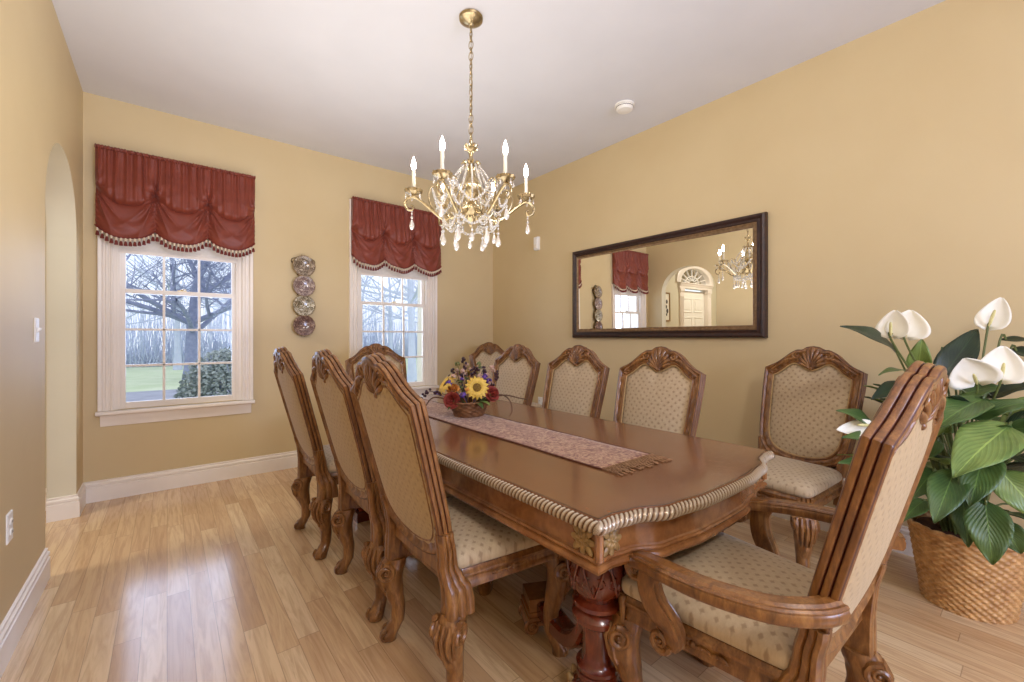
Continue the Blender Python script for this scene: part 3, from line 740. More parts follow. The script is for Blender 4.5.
obj('gadrooned_edge', mb, M['gilt'], tb, angle=80)
prof = [(.0, .722), (.0, .712), (.010, .706), (.010, .645), (.006, .641), (.002, .640), (-.001, .635), (.001, .629), (.004, .627), (-.004, .624), (-.008, .616), (-.005, .607), (.002, .604), (.024, .604), (.030, .722)]
P = outline(.018, 48, 1)
mb = MB().sweep([(x, y, 0) for x, y in P], [(-a, b) for a, b in prof], closed=True)
obj('apron', mb, M['apron_wood'], tb, angle=28)
def rosette(mb, c, ex, ey, en, R):
    c, ex, ey, en = Vector(c), Vector(ex), Vector(ey), Vector(en); Mx = Matrix((ex, ey, en)).transposed()
    for ring, (n, r, l, w_, off) in enumerate(((8, .62, .42, .24, 0), (8, .34, .26, .16, .39))):
        for k in range(n):
            a = 2*PI*k/n+off; rr_ = R*r*(1.18 if (k % 2 and not ring) else 1)
            R2 = Mx @ Matrix.Rotation(a, 3, 'Z')
            mb.ball(c+R2 @ Vector((rr_, 0, R*.06+ring*R*.07)), R*l, R*w_, R*.13, 8, 5, M=R2)
    mb.ball(c+en*R*.15, R*.16, R*.16, R*.16, 8, 5, M=Mx)
for sx in (-1, 1):
    for sy in (-1, 1):
        x, y = sx*((TX1-TX0)/2-.028), sy*((TY1-TY0)/2-.022)
        mb = MB(); rosette(mb, (x+sx*.001, y-sy*.054, .677), (0, 1, 0), (0, 0, 1), (sx, 0, 0), .043)
        obj('rosette', mb, M['carving'], tb)
        mb = MB(); rosette(mb, (x-sx*.052, y-sy*.003, .677), (1, 0, 0), (0, 0, 1), (0, sy, 0), .043)
        obj('rosette', mb, M['carving'], tb)
        mb = MB(); mb.box(x-.008, x+.006, y-.008, y+.006, .636, .712) if False else mb.tube([(x+sx*.004, y+sy*.004, .640), (x+sx*.004, y+sy*.004, .716)], .012, 8)
        obj('corner_bead', mb, M['apron_wood'], tb)
COLP = [(.05, .6045), (.078, .602), (.080, .592), (.066, .582), (.062, .570), (.074, .548), (.090, .515), (.094, .480), (.086, .445), (.066, .415), (.060, .406), (.066, .402), (.078, .396), (.080, .385), (.070, .377), (.064, .372), (.074, .365), (.082, .354), (.080, .338), (.066, .326), (.054, .318), (.048, .295), (.047, .23), (.052, .205), (.058, .197), (.068, .191), (.068, .180), (.058, .174), (.066, .168), (.068, .156), (.058, .148), (.062, .140), (.090, .115), (.096, .085), (.086, .062), (.04, .062)]
def column(sx, sy):
    p = obj('pedestal_column', MB().lathe(COLP[::-1], 40).box(-.10, .10, -.10, .10, 0, .062), M['pedestal_wood'], tb, angle=35)
    p.location = (sx*.335, sy*1.022, 0); up = Vector((0, 0, 1))
    mb = MB()                                   # carved scrolls round the bulb
    for k in range(7):
        a = 2*PI*k/7+PI*1.18; d = Vector((math.cos(a), math.sin(a), 0)); tn = Vector((-math.sin(a), math.cos(a), 0))
        for s in (-1, 1):
            mb.volute(d*.088+tn*s*.017+up*.482, tn*s, up, .018, .004, 1.3, .006, 5, a0=PI/2+.4, steps=14, hand=-1)
            mb.tube(cr([d*.086+tn*s*.003+up*.44, d*.094+tn*s*.02+up*.49, d*.09+tn*s*.03+up*.53, d*.078+tn*s*.012+up*.56], 4), .0045, 5)
        mb.ball(d*.092+up*.47, .008, .008, .014, 6, 4)
    obj('bulb_carving', mb, M['pedestal_wood'], p)
    mb = MB()
    for k in range(14):
        a = 2*PI*k/14; d = Vector((math.cos(a), math.sin(a), 0)); Rm = Matrix.Rotation(a, 3, 'Z') @ Matrix.Rotation(.5, 3, 'Y')
        mb.ball(d*.080+up*.112, .013, .015, .030, 7, 5, M=Rm)
    obj('leaf_ring', mb, M['carving'], p)
    d = Vector((-sx*.17, -sy*.46, 0)).normalized(); tn = Vector((-d.y, d.x, 0))   # scrolled brace to a foot under the middle of the table
    path = cr([d*.045+up*.29, d*.075+up*.25, d*.115+up*.19, d*.19+up*.14, d*.32+up*.115, d*.44+up*.11], 5); rings = []
    for i, q in enumerate(path):
        t = (path[min(i+1, len(path)-1)]-path[max(i-1, 0)]).normalized(); nr = tn.cross(t); hw = .030+.014*i/len(path); hh = .020+.014*(i/len(path))
        rings.append([q+tn*hw*cx+nr*hh*cy for cx, cy in ((-1, -.7), (-.7, -1), (.7, -1), (1, -.7), (1, .7), (.7, 1), (.4, .8), (0, 1.1), (-.4, .8), (-.7, 1), (-1, .7))])
    obj('scroll_leg', MB().loft(rings), M['pedestal_wood'], p, angle=30)
    mb = MB(); CF = d*.475; d2 = Vector((sx*.89, -sy*.45, 0)).normalized(); t2 = Vector((-d2.y, d2.x, 0))
    def blk(r0, r1, w_, z0, z1):
        c = [CF+d2*r+t2*s*w_ for r, s in ((r0, -1), (r1, -1), (r1, 1), (r0, 1))]
        mb.loft([[q+up*z0 for q in c], [q+up*z1 for q in c]])
    blk(-.066, .066, .062, .102, .152); blk(-.072, .072, .068, .092, .102); blk(-.069, .069, .065, .082, .092); blk(-.074, .074, .070, .068, .082)
    for r in (-.052, .052):
        for s in (-1, 1): mb.volute(CF+d2*r+t2*s*.058+up*.038, d2*(1 if r > 0 else -1), up, .031, .008, 1.5, .009, 6, a0=PI/2, hand=-1, steps=20)
        mb.tube([CF+d2*r-t2*.056+up*.036, CF+d2*r+t2*.056+up*.036], .027, 14)
    for i in range(5): q = CF+d2*(-.022+.011*i)+up*.05; mb.tube([q-t2*.062, q+t2*.062], .009, 8)
    obj('scroll_foot', mb, M['apron_wood'], p, angle=35)
for sx in (-1, 1):
    for sy in (-1, 1): column(sx, sy)


# ================================================================ dining chairs (front +y, x to the sitter's right... z up)
def yb(z): return -.228-.262*(z-.5) if z > .5 else -.228
CA = math.atan(.262)
def BK(x, z, n): return Vector((x, yb(z)+n*math.cos(CA), z+n*math.sin(CA)))
OUT = [(0, 1.166), (.035, 1.160), (.060, 1.144), (.09, 1.142), (.128, 1.120), (.168, 1.083), (.205, 1.057), (.240, 1.040), (.264, 1.028), (.262, .95), (.256, .85), (.250, .75), (.243, .66), (.227, .585), (.184, .525), (.10, .494), (0, .484)]
INN = [(0, 1.026), (.022, 1.032), (.045, 1.045), (.073, 1.062), (.103, 1.066), (.133, 1.049), (.160, 1.024), (.188, 1.003), (.213, .988), (.213, .94), (.208, .85), (.203, .75), (.195, .66), (.179, .60), (.141, .558), (.077, .536), (0, .528)]
def half(P):
    a = cr([(x, z, 0) for x, z in P[:9]], 5); b = cr([(x, z, 0) for x, z in P[8:]], 5); return a[:-1]+b
def loop(P):
    r = half(P); l = [Vector((-p.x, p.y, 0)) for p in reversed(r)][1:-1]; return r+l
LO, LI = loop(OUT), loop(INN)
def reeds(n=3, d=.026, h=.0065, k=8):
    out = []
    for r in range(n):
        z0 = d-2*d*r/n; z1 = d-2*d*(r+1)/n
        for i in range(k):
            t = i/k; out.append((0, -h*(1-abs(2*t-1)**5), lerp(z0, z1, t)))
    return out
FRP = [(1, 0, .012), (.95, 0, .019), (.84, 0, .022), (.76, 0, .015), (.62, 0, .018), (.45, 0, .021), (.30, 0, .017), (.22, 0, .023), (.10, 0, .028), (.0, 0, .026)]+reeds()+[(0, 0, -.026), (.10, 0, -.028), (.22, 0, -.024), (.40, 0, -.019), (.6, 0, -.018), (.75, 0, -.016), (.86, 0, -.022), (.95, 0, -.020), (1, 0, -.013)]
def back_frame():
    mb = MB(); rows = []; n = len(LO)
    for i in range(n):
        o_, i_ = LO[i], LI[i]; e = i_-o_; eh = e.normalized(); row = []
        for a, b, nn in FRP:
            p = o_+e*a+eh*b
            rel = .0045*math.sin(i*1.57+a*5)*math.sin(PI*(a-.25)/.55) if .25 < a < .8 else 0
            row.append(BK(p.x, p.y, nn+(rel if nn > 0 else -rel)))
        rows.append(row)
    mb.grid(rows, cu=True, cv=True)
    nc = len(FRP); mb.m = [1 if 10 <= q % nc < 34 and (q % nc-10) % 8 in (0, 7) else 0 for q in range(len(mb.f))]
    for s in (-1, 1):                           # stiles running down to the seat rail
        tab = [(.330, .232, .033, -.206, .047), (.37, .232, .032, -.206, .046), (.41, .228, .030, -.210, .043), (.445, .214, .024, -.222, .034), (.48, .207, .022, -.232, .028), (.52, .213, .022, -.238, .025), (.60, .228, .016, -.254, .024)]
        rings = []
        for k in range(22):
            z = lerp(.330, .60, k/21); xc, hw, yc, hd = interp(tab, z); R = []
            for r in range(3):
                for i in range(5):
                    t = i/5; y = lerp(hd, -hd, (r+t)/3); R.append((s*(xc+hw+.006*(1-abs(2*t-1)**5)), yc+y, z))
            for r in range(2):
                for i in range(4): t = i/4; R.append((s*(xc+hw-2*hw*(r+t)/2), yc-hd-.005*math.sin(PI*t)**.6, z))
            R.append((s*(xc-hw), yc-hd, z)); R.append((s*(xc-hw), yc+hd, z))
            for r in range(2):
                for i in range(4): t = i/4; R.append((s*(xc-hw+2*hw*(r+t)/2), yc+hd+.004*math.sin(PI*t)**.6, z))
            rings.append(R if s > 0 else R[::-1])
        mb.loft(rings[::-1])
    # rail filling the gap under the panel
    R = []
    for z in (.435, .46, .48, .51): R.append([(x, yb(z)-.010, z) for x in (-.200, -.1, 0, .1, .200)]+[(x, yb(z)+.008, z) for x in (.200, .1, 0, -.1, -.200)])
    mb.loft(R); return mb
def crest():
    mb = MB()
    for f in (1, -1):
        for k in range(9):                      # scallop lobes
            a = math.radians(-66+16.5*k); ln = .122-.034*abs(k-4)/4*1.0
            prev = []
            for i in range(8):
                t = i/7; r = ln*(.12+.88*t); x = math.sin(a)*r*.86; z = 1.036+math.cos(a)*r; prev.append((x, z, (.020 if f > 0 else .015)+.010*math.sin(PI*min(1, t*.9+.1)), .0035+.0105*t*(1-.35*max(0, t-.8)/.2)))
            mb.tube([BK(x, z, f*n_) for x, z, n_, r in prev], [r for x, z, n_, r in prev], 7)
        for s in (-1, 1):                       # flanking scrolls and leaves
            ce = BK(s*.088, 1.112, f*.022); ex = Vector((s, 0, 0)); ez = BK(0, 1.2, 0)-BK(0, 1.1, 0); ez.normalize()
            mb.volute(ce, ex, ez, .026, .006, 1.4, .009, 6, a0=2.4, hand=-1, steps=18)
            for q in range(3):
                P = cr([(s*(.10+.012*q), 1.095-.006*q), (s*(.145+.01*q), 1.083-.010*q), (s*(.19+.012*q), 1.045-.007*q), (s*(.222+.006*q), 1.022-.005*q)], 5)
                mb.tube([BK(p.x, p.y, f*(.022-.002*q)) for p in P], [.004+.006*math.sin(PI*i/(len(P)-1)) for i in range(len(P))], 6)
        mb.ball(BK(0, 1.036, f*.022), .014, .009, .011, 8, 5)
    return mb
def upholstery(front):
    mb = MB(); rows = []; uvs = []; n = len(LI); cx, cz = 0, .82; K = 9; LL = LI if front else [p+(q-p)*.38 for p, q in zip(LI, LO)]
    for k in range(K+1):
        r = k/K; dome = (1-r**2.6)
        nn = (.006+.028*dome) if front else (-.017-.017*dome)
        if front and k == K: nn = .003
        sc = r*1.005; row = []; uv = []
        for p in LL:
            x, z = cx+(p.x-cx)*sc, cz+(p.y-cz)*sc; row.append(BK(x, z, nn)); uv.append((x, z))
        rows.append(row); uvs.append(uv)
    return mb.grid(rows, cu=True, uvs=uvs, flip=front)
def seat_pts(sc=1.0, off=0):
    P = []                                       # half outline from front centre to back centre
    H_ = [(0, .268), (.10, .266), (.20, .258), (.245, .248), (.268, .226), (.270, .19), (.255, .05), (.236, -.10), (.226, -.175), (.218, -.198), (.19, -.205), (.10, -.206), (0, -.206)]
    r = cr([(x, y, 0) for x, y in H_], 4); pts = r+[Vector((-p.x, p.y, 0)) for p in reversed(r)][1:-1]
    out = []; n = len(pts)
    for i, p in enumerate(pts):
        t = (pts[(i+1) % n]-pts[i-1]).normalized(); nr = Vector((t.y, -t.x, 0)); nr = -nr if nr.dot(p-Vector((0, .03, 0))) < 0 else nr
        q = p+nr*off; out.append(Vector((q.x*sc, .03+(q.y-.03)*sc, 0)))
    return out
def cushion():
    mb = MB(); rows = []; uvs = []
    for sc, off, z in ((1, -.012, .452), (1, .002, .462), (1, .006, .478), (1, .002, .494), (.97, 0, .505), (.90, 0, .516), (.78, 0, .526), (.6, 0, .534), (.4, 0, .539), (.2, 0, .541), (.001, 0, .542)):
        P = seat_pts(sc, off); rows.append([(p.x, p.y, z) for p in P]); uvs.append([(p.x*(1+(.542-z)*.3), p.y*(1+(.542-z)*.3)) for p in P])
    b = len(mb.v); mb.grid(rows, cu=True, uvs=uvs); n = len(rows[0]); mb.f.append(tuple(range(n))); mb.m.append(0)
    return mb
def seat_rail():
    mb = MB(); P = seat_pts(1, -.004); n = len(P)
    prof = [(0, .455), (.004, .446), (.010, .441), (.010, .432), (.003, .428), (0, .42), (.002, .405), (.006, .398), (.006, .388), (0, .384), (-.022, .384), (-.024, .455)]
    rows = []
    for i, p in enumerate(P):
        t = (P[(i+1) % n]-P[i-1]).normalized(); nr = Vector((t.y, -t.x, 0)); nr = -nr if nr.dot(p-Vector((0, .03, 0))) < 0 else nr
        drop = .016*math.exp(-(p.x/.07)**2) if p.y > .2 else 0
        rows.append([p+nr*a+Vector((0, 0, z-(drop if z < .40 else 0))) for a, z in prof])
    mb.grid(rows, cu=True, cv=True)
    # carved leaf sprays on the rails
    def spray(c, ex, en):
        c, ex, en = Vector(c), Vector(ex).normalized(), Vector(en).normalized(); Mx = Matrix((ex, en.cross(ex), en)).transposed()
        for s in (-1, 1):
            for k in range(4):
                Rm = Mx @ Matrix.Rotation(s*.35*(1 if k % 2 else -1), 3, 'Z'); mb.ball(c+ex*s*(.018+.021*k), .015, .006, .004, 6, 4, M=Rm)
        mb.ball(c, .010, .012, .006, 8, 5, M=Mx)
    spray((0, .268, .412), (1, 0, 0), (0, 1, 0)); spray((0, -.212, .415), (-1, 0, 0), (0, -1, 0))
    for s in (-1, 1): spray((s*.248, .02, .412), (s*.06, 1, 0), (s, -.06, 0))
    for s in (-1, 1):                            # fluted front corner blocks
        for k in range(4): a = k/3; mb.tube([(s*lerp(.236, .277, a), lerp(.264, .224, a), .380), (s*lerp(.236, .277, a), lerp(.264, .224, a), .456)], .0085, 7)
    return mb
def cabriole(s, front):
    mb = MB()
    if front:
        c0 = Vector((s*.240, .226, 0)); d = Vector((s*.62, .78, 0)).normalized()
        tab = [(0, .020, .027), (.012, .028, .034), (.03, .024, .036), (.055, .008, .032), (.09, -.010, .028), (.15, -.012, .030), (.22, .002, .037), (.28, .018, .046), (.325, .022, .051), (.355, .012, .048), (.39, 0, .040)]
    else:
        c0 = Vector((s*.228, -.222, 0)); d = Vector((s*.45, -.89, 0)).normalized()
        tab = [(0, .020, .026), (.012, .028, .033), (.03, .024, .035), (.055, .008, .031), (.09, -.010, .027), (.15, -.012, .029), (.22, .002, .036), (.28, .016, .045), (.325, .018, .050), (.355, .006, .047), (.39, -.004, .042)]
    tn = Vector((-d.y, d.x, 0)); rings = []; N = 30
    for k in range(37):
        z = .388*k/36; off, r = interp(tab, z); R = []; zs = z*(1 if front else .865)
        kn = max(0, min(1, (z-.19)/.07))*max(0, min(1, (.385-z)/.02))
        ft = max(0, min(1, (.06-z)/.03))
        for j in range(N):
            a = 2*PI*j/N; front_w = max(0, math.cos(a))
            rr_ = r*(1+.10*kn*math.cos(8*a+1.2*math.sin(z*60))*(.3+.7*front_w)+.06*ft*math.cos(9*a)*front_w)
            R.append(c0+d*(off+rr_*math.cos(a))+tn*rr_*math.sin(a)+Vector((0, 0, zs)))
        rings.append(R)
    mb.loft(rings)
    up = Vector((0, 0, 1))
    for q in (-1, 1):                            # ear scrolls on the knee, scroll on the toe
        mb.volute(c0+tn*q*.047+d*.034+up*.335*(1 if front else .865), -d, up, .034, .008, 1.6, .0105, 7, a0=PI*.55, hand=-1, steps=22)
        mb.volute(c0+tn*q*.028+d*.032+up*.023, d, up, .020, .006, 1.3, .007, 6, a0=PI*.5, hand=-1, steps=14)
    for q in range(-2, 3):                       # acanthus fronds down the knee
        a = q*.42; e = d*math.cos(a)+tn*math.sin(a); P = []
        for i in range(8):
            z = lerp(.365, .205+.022*abs(q), i/7); off, r = interp(tab, z); P.append(c0+d*off+e*(r*1.03)+up*z*(1 if front else .865))
        mb.tube(P, [.004+.0055*math.sin(PI*min(1, (i+1)/8.5)) for i in range(8)], 6)
    return mb
def arm_parts(s):
    mb = MB()
    path = cr([(s*.236, -.296, .664), (s*.285, -.272, .662), (s*.338, -.205, .656), (s*.360, -.09, .646), (s*.352, .02, .636), (s*.330, .105, .624), (s*.312, .150, .606), (s*.302, .160, .588)], 6)
    rings = []; n = len(path)
    sec = [(-1, -.6), (-.8, -1), (.8, -1), (1, -.6), (1.05, .1), (.95, .35), (1.0, .6), (.85, .8), (.55, .72), (.35, 1), (-.35, 1), (-.55, .72), (-.85, .8), (-1.0, .6), (-.95, .35), (-1.05, .1)]
    for i, p in enumerate(path):
        t = (path[min(i+1, n-1)]-path[max(i-1, 0)]).normalized(); u = t.cross(Vector((0, 0, 1))); u.normalize(); v = u.cross(t); f = i/(n-1)
        wd = .026+.006*math.sin(PI*f); ht = .021-.003*f
        rings.append([p+u*wd*a+v*ht*b for a, b in sec])
    mb.loft(rings)
    for q in (-1, 1): mb.volute(Vector((s*.306+q*.020, .142, .586)), (0, 1, 0), (0, 0, 1), .030, .008, 1.5, .011, 7, a0=PI*.35, hand=-1, steps=22)
    sp = MB(); P = cr([(s*.338, .070, .622), (s*.338, .088, .585), (s*.328, .080, .53), (s*.308, .048, .475), (s*.290, .045, .432), (s*.283, .065, .400)], 6); n = len(P); rings = []
    for i, p in enumerate(P):
        t = (P[min(i+1, n-1)]-P[max(i-1, 0)]).normalized(); u = Vector((1, 0, 0)); v = t.cross(u).normalized(); f = i/(n-1); w_ = .017+.005*math.sin(PI*f); h_ = .024-.004*f+.010*math.sin(PI*f)
        rings.append([p+u*w_*a+v*h_*b for a, b in sec])
    sp.loft(rings)
    for q in (-1, 1): sp.volute(Vector((s*.284+q*.016, .084, .408)), (0, 1, 0), (0, 0, 1), .030, .008, 1.5, .010, 7, a0=PI*1.0, hand=1, steps=22)
    return mb, sp
def build_chair(name, label, loc, rz, group, arms=False):
    t = thing(name, label, 'chair', loc, rz, group)
    wd = M['chair_wood']
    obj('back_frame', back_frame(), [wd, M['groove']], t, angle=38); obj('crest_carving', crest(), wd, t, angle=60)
    obj('back_cushion', upholstery(True), M['damask'], t, angle=70); obj('rear_panel', upholstery(False), M['damask_back'], t, angle=70)
    mb = MB().tube([BK(p.x*.995, .82+(p.y-.82)*.995, .014) for p in LI], .004, 6, closed=True); obj('piping', mb, M['piping'], t)
    obj('seat_cushion', cushion(), M['damask'], t, angle=60); obj('seat_rail', seat_rail(), wd, t, angle=35)
    for s in (-1, 1): obj('leg', cabriole(s, True), wd, t, angle=50); obj('leg', cabriole(s, False), wd, t, angle=50)
    if arms:
        for s in (-1, 1):
            a, b = arm_parts(s); obj('arm', a, wd, t, angle=40); obj('arm_support', b, wd, t, angle=40)
    return t
G = 'carved upholstered dining chairs'
ch = build_chair('dining_chair', 'nearest of the three carved dining chairs along the left side of the table', (.95, 1.44, 0), -PI/2, G)
dup(ch, (.955, 2.07, 0), -PI/2, 'middle of the three carved dining chairs along the left side of the table', G)
dup(ch, (.912, 2.77, 0), -PI/2, 'farthest of the three carved dining chairs along the left side, nearest the left window', G)
dup(ch, (1.885, 1.415, 0), PI/2, 'nearest dining chair on the mirror side, below the right half of the mirror', G)
dup(ch, (1.885, 2.065, 0), PI/2, 'middle dining chair on the mirror side, below the left end of the mirror', G)
dup(ch, (1.885, 2.737, 0), PI/2, 'farthest dining chair on the mirror side, partly behind the flower basket', G)
dup(ch, (2.67, .935, 0), math.radians(81), 'carved dining chair standing against the right wall beside the potted plant', G)
dup(ch, (2.88, 3.62, 0), PI, 'carved dining chair standing in the far corner behind the table', G)
ac = build_chair('armchair', 'carved armchair with tan upholstery at the near end of the table', (1.338, .563, 0), math.radians(-1.2), 'carved armchairs at the table ends', True)
dup(ac, (1.466, 3.40, 0), PI, 'carved armchair at the far end of the table before the right window', 'carved armchairs at the table ends')

# ================================================================ table runner
RX0, RX1, RY0, RY1 = 1.205, 1.512, .985, 3.06
rc = ((RX0+RX1)/2, (RY0+RY1)/2)
o = thing('table_runner', 'mauve paisley table runner with fringed ends along the table', 'table runner', (rc[0], rc[1], TT+.0008))
hw, hl = (RX1-RX0)/2, (RY1-RY0)/2
mb = MB(); rows = []
for i in range(61):
    y = lerp(-hl, hl, i/60); rows.append([(lerp(-hw, hw, j/12)+.002*math.sin(y*9), y, .0028+.0008*math.sin(y*21+j)*math.sin(j*.9)) for j in range(13)])
mb.grid(rows); cl = obj('cloth', mb, M['runner'], o); sm = cl.modifiers.new('thickness', 'SOLIDIFY'); sm.thickness = .0022; sm.offset = -1
mb = MB()
for s in (-1, 1): mb.tube([(s*(hw-.001)+.002*math.sin(lerp(-hl, hl, i/60)*9), lerp(-hl, hl, i/60), .0028) for i in range(61)], .0026, 6)
obj('edge_cord', mb, M['runner_edge'], o)
rn = random.Random(3)
for e in (-1, 1):
    for i in range(17):
        x = lerp(-hw+.006, hw-.006, i/16); mb = MB(); dx = rn.uniform(-.010, .010); ln = rn.uniform(.078, .095)
        for q in (-1, 1):
            P = [(x+q*.004*math.cos(t*9), e*(hl-.002+ln*.72*t), .0046+.0022*math.sin(t*9)*q) for t in [k/8 for k in range(9)]]
            mb.tube([(a+dx*(abs(b)-hl)/ln, b, c) for a, b, c in P], .0022, 5)
        mb.ball((x+dx*.74, e*(hl+ln*.72), .0052), .0045, .005, .0042, 7, 5)
        for q in (-1, 0, 1): mb.tube([(x+dx*.74, e*(hl+ln*.72), .004), (x+dx+q*.004, e*(hl+ln), .0026)], .0018, 4)
        obj('fringe_tassel', mb, M['fringe'], o)

# ================================================================ chandelier
CX, CY = 1.344, 2.041
o = thing('chandelier', 'brass six-armed chandelier with crystal drops hanging over the table', 'chandelier', (CX, CY, H))
zz = lambda z: z-H
obj('canopy', MB().lathe([(.064, 0), (.068, -.006), (.062, -.014), (.066, -.020), (.052, -.030), (.036, -.036), (.016, -.042), (.012, -.055), (.004, -.058)], 32), M['brass'], o)
mb = MB(); z = H-.055; k = 0                    # chain of oval links with decorative loops
while z > 2.36:
    L = .046 if k % 7 in (3, 5) else .034; wd_ = .014 if k % 7 in (3, 5) else .008; a = (k % 2)*PI/2+.4
    P = [(wd_*math.cos(t)*math.cos(a), wd_*math.cos(t)*math.sin(a), zz(z-L/2)+L/2*math.sin(t)*1.1) for t in [2*PI*i/14 for i in range(14)]]
    mb.tube(P, .0026, 6, closed=True); z -= L*.80; k += 1
mb.tube([(0, 0, -.05), (.004, .002, zz(2.7)), (0, 0, zz(2.33))], .0022, 5)
obj('chain', mb, M['brass'], o)
bodyp = [(.004, 2.355), (.012, 2.345), (.008, 2.33), (.016, 2.315), (.034, 2.305), (.038, 2.298), (.022, 2.29), (.011, 2.27), (.012, 2.235), (.020, 2.22), (.044, 2.208), (.048, 2.20), (.030, 2.192), (.022, 2.175), (.026, 2.15), (.046, 2.125), (.064, 2.095), (.068, 2.07), (.058, 2.045), (.036, 2.02), (.024, 2.0), (.030, 1.985), (.052, 1.97), (.056, 1.955), (.040, 1.935), (.026, 1.92), (.030, 1.905), (.022, 1.89), (.010, 1.875), (.012, 1.865), (.004, 1.855)]
obj('column', MB().lathe([(r, zz(z)) for r, z in reversed(bodyp)], 32, rf=lambda a, z: 1+.05*math.cos(12*a)*(1 if zz(2.12) > z > zz(2.03) or zz(1.975) > z > zz(1.93) else 0)), M['brass'], o)
mb = MB()                                      # crown of small leaves
for lv, (r, z, n) in enumerate(((.030, 2.31, 8), (.042, 2.21, 10))):
    for k in range(n):
        a = 2*PI*k/n; d = Vector((math.cos(a), math.sin(a), 0)); P = cr([d*r*.5+Vector((0, 0, zz(z-.01))), d*r*1.0+Vector((0, 0, zz(z+.012))), d*r*1.35+Vector((0, 0, zz(z+.004)))], 4)
        mb.tube(P, [.003, .005, .006, .006, .006, .005, .004, .003, .002][:len(P)], 6)
obj('leaf_crown', mb, M['brass'], o)
def bead_strand(P, r=.0062, gap=.0135):
    mb = MB(); P = [Vector(p) for p in P]; acc = 0; nxt = 0
    for a, b in zip(P, P[1:]):
        d = (b-a).length
        while nxt <= acc+d+1e-9:
            q = a+(b-a)*((nxt-acc)/d); mb.ball(q, r, nu=6, nv=4); nxt += gap
        acc += d
    return mb
def drop(mb, p, s=1.0, top=None):
    x, y, z = p
    if top: mb.tube([top, (x, y, z)], .0014, 4)
    mb.ball((x, y, z-.008*s), .007*s, nu=7, nv=4)
    mb.lathe([(.002*s, -.016*s), (.006*s, -.026*s), (.0125*s, -.046*s), (.013*s, -.054*s), (.008*s, -.066*s), (.001*s, -.070*s)], 8, (x, y, z)); return mb
ang0 = math.radians(-30)
for k in range(6):
    a = ang0+k*PI/3; d = Vector((math.cos(a), math.sin(a), 0)); tn = Vector((-d.y, d.x, 0)); Z = lambda z: Vector((0, 0, zz(z)))
    P = cr([d*.035+Z(1.955), d*.085+Z(1.915), d*.15+Z(1.895), d*.21+Z(1.935), d*.27+Z(1.985), d*.318+Z(2.012), d*.352+Z(2.000), d*.366+Z(1.972), d*.352+Z(1.942), d*.328+Z(1.938), d*.320+Z(1.955), d*.332+Z(1.965)], 6)
    mb = MB().tube(P, [.0085-.0035*max(0, (i/len(P)-.45)/.55) for i in range(len(P))], 8)
    P2 = cr([d*.20+Z(1.925), d*.235+Z(2.005), d*.22+Z(2.07), d*.175+Z(2.075), d*.165+Z(2.03), d*.19+Z(2.02)], 5); mb.tube(P2, [.005-.0025*i/len(P2) for i in range(len(P2))], 6)
    P3 = cr([d*.10+Z(1.91), d*.135+Z(1.97), d*.12+Z(2.04), d*.085+Z(2.06), d*.075+Z(2.02), d*.095+Z(2.005)], 5); mb.tube(P3, [.005-.0025*i/len(P3) for i in range(len(P3))], 6)
    arm = obj('arm', mb, M['brass'], o)
    c = d*.318; HC = H+.028
    mb = MB().lathe([(.004, 2.035), (.014, 2.042), (.010, 2.05), (.018, 2.056), (.044, 2.064), (.050, 2.078), (.046, 2.081), (.020, 2.070), (.014, 2.074), (.017, 2.088), (.013, 2.094)], 24, (c.x, c.y, -HC), rf=lambda t, z: 1+.10*math.cos(10*t)*(1 if 2.06 < z < 2.083 else 0)); obj('bobeche', mb, M['brass'], arm)
    obj('candle_sleeve', MB().lathe([(.0095, 2.09), (.0098, 2.10), (.0095, 2.178), (.0105, 2.184), (.008, 2.189), (.007, 2.189)], 14, (c.x, c.y, -HC)), M['candle'], arm)
    obj('bulb', MB().lathe([(.006, 2.187), (.0105, 2.198), (.0135, 2.213), (.0115, 2.230), (.007, 2.245), (.0028, 2.257), (.0008, 2.264)], 14, (c.x, c.y, -HC)), M['bulb'], arm)
    q = d*.328; mb = drop(MB(), (q.x, q.y, zz(1.905)), 1.1, (q.x, q.y, zz(1.940))); mb.ball((q.x, q.y, zz(1.918)), .006, nu=6, nv=4); mb.ball((q.x, q.y, zz(1.930)), .005, nu=6, nv=4); obj('crystal_drop', mb, M['crystal'], arm)
    q = d*.155; mb = drop(MB(), (q.x, q.y, zz(1.835)), 1.25, (q.x, q.y, zz(1.895)))
    for j in range(3): mb.ball((q.x, q.y, zz(1.885-.016*j)), .007, nu=6, nv=4)
    obj('crystal_drop', mb, M['crystal'], arm)
    mb = MB()                                  # small prisms hung under the drip pan
    for j in range(5): t = a+2*PI*j/5; drop(mb, (c.x+.043*math.cos(t), c.y+.043*math.sin(t), zz(2.030)), .42)
    obj('crystal_fringe', mb, M['crystal'], arm)
    b = a+PI/6; e = Vector((math.cos(b), math.sin(b), 0))
    # strands: shoulder of the vase out to the arm, and swags from arm to arm
    obj('crystal_strand', bead_strand(cr([d*.046+Z(2.195), d*.085+Z(2.10), d*.13+Z(2.03), d*.175+Z(2.065)], 6), .008, .015), M['crystal'], o)
    d2 = Vector((math.cos(a+PI/3), math.sin(a+PI/3), 0))
    obj('crystal_strand', bead_strand(cr([d*.16+Z(1.91), (d*.125+d2*.035)+Z(1.865), (d+d2)*.075+Z(1.845), (d2*.125+d*.035)+Z(1.865), d2*.16+Z(1.91)], 6), .008, .015), M['crystal'], o)
    obj('crystal_strand', bead_strand(cr([d*.215+Z(2.06), (d*.16+d2*.06)+Z(1.985), (d+d2)*.105+Z(1.955), (d2*.16+d*.06)+Z(1.985), d2*.215+Z(2.06)], 6), .0075, .0145), M['crystal'], o)
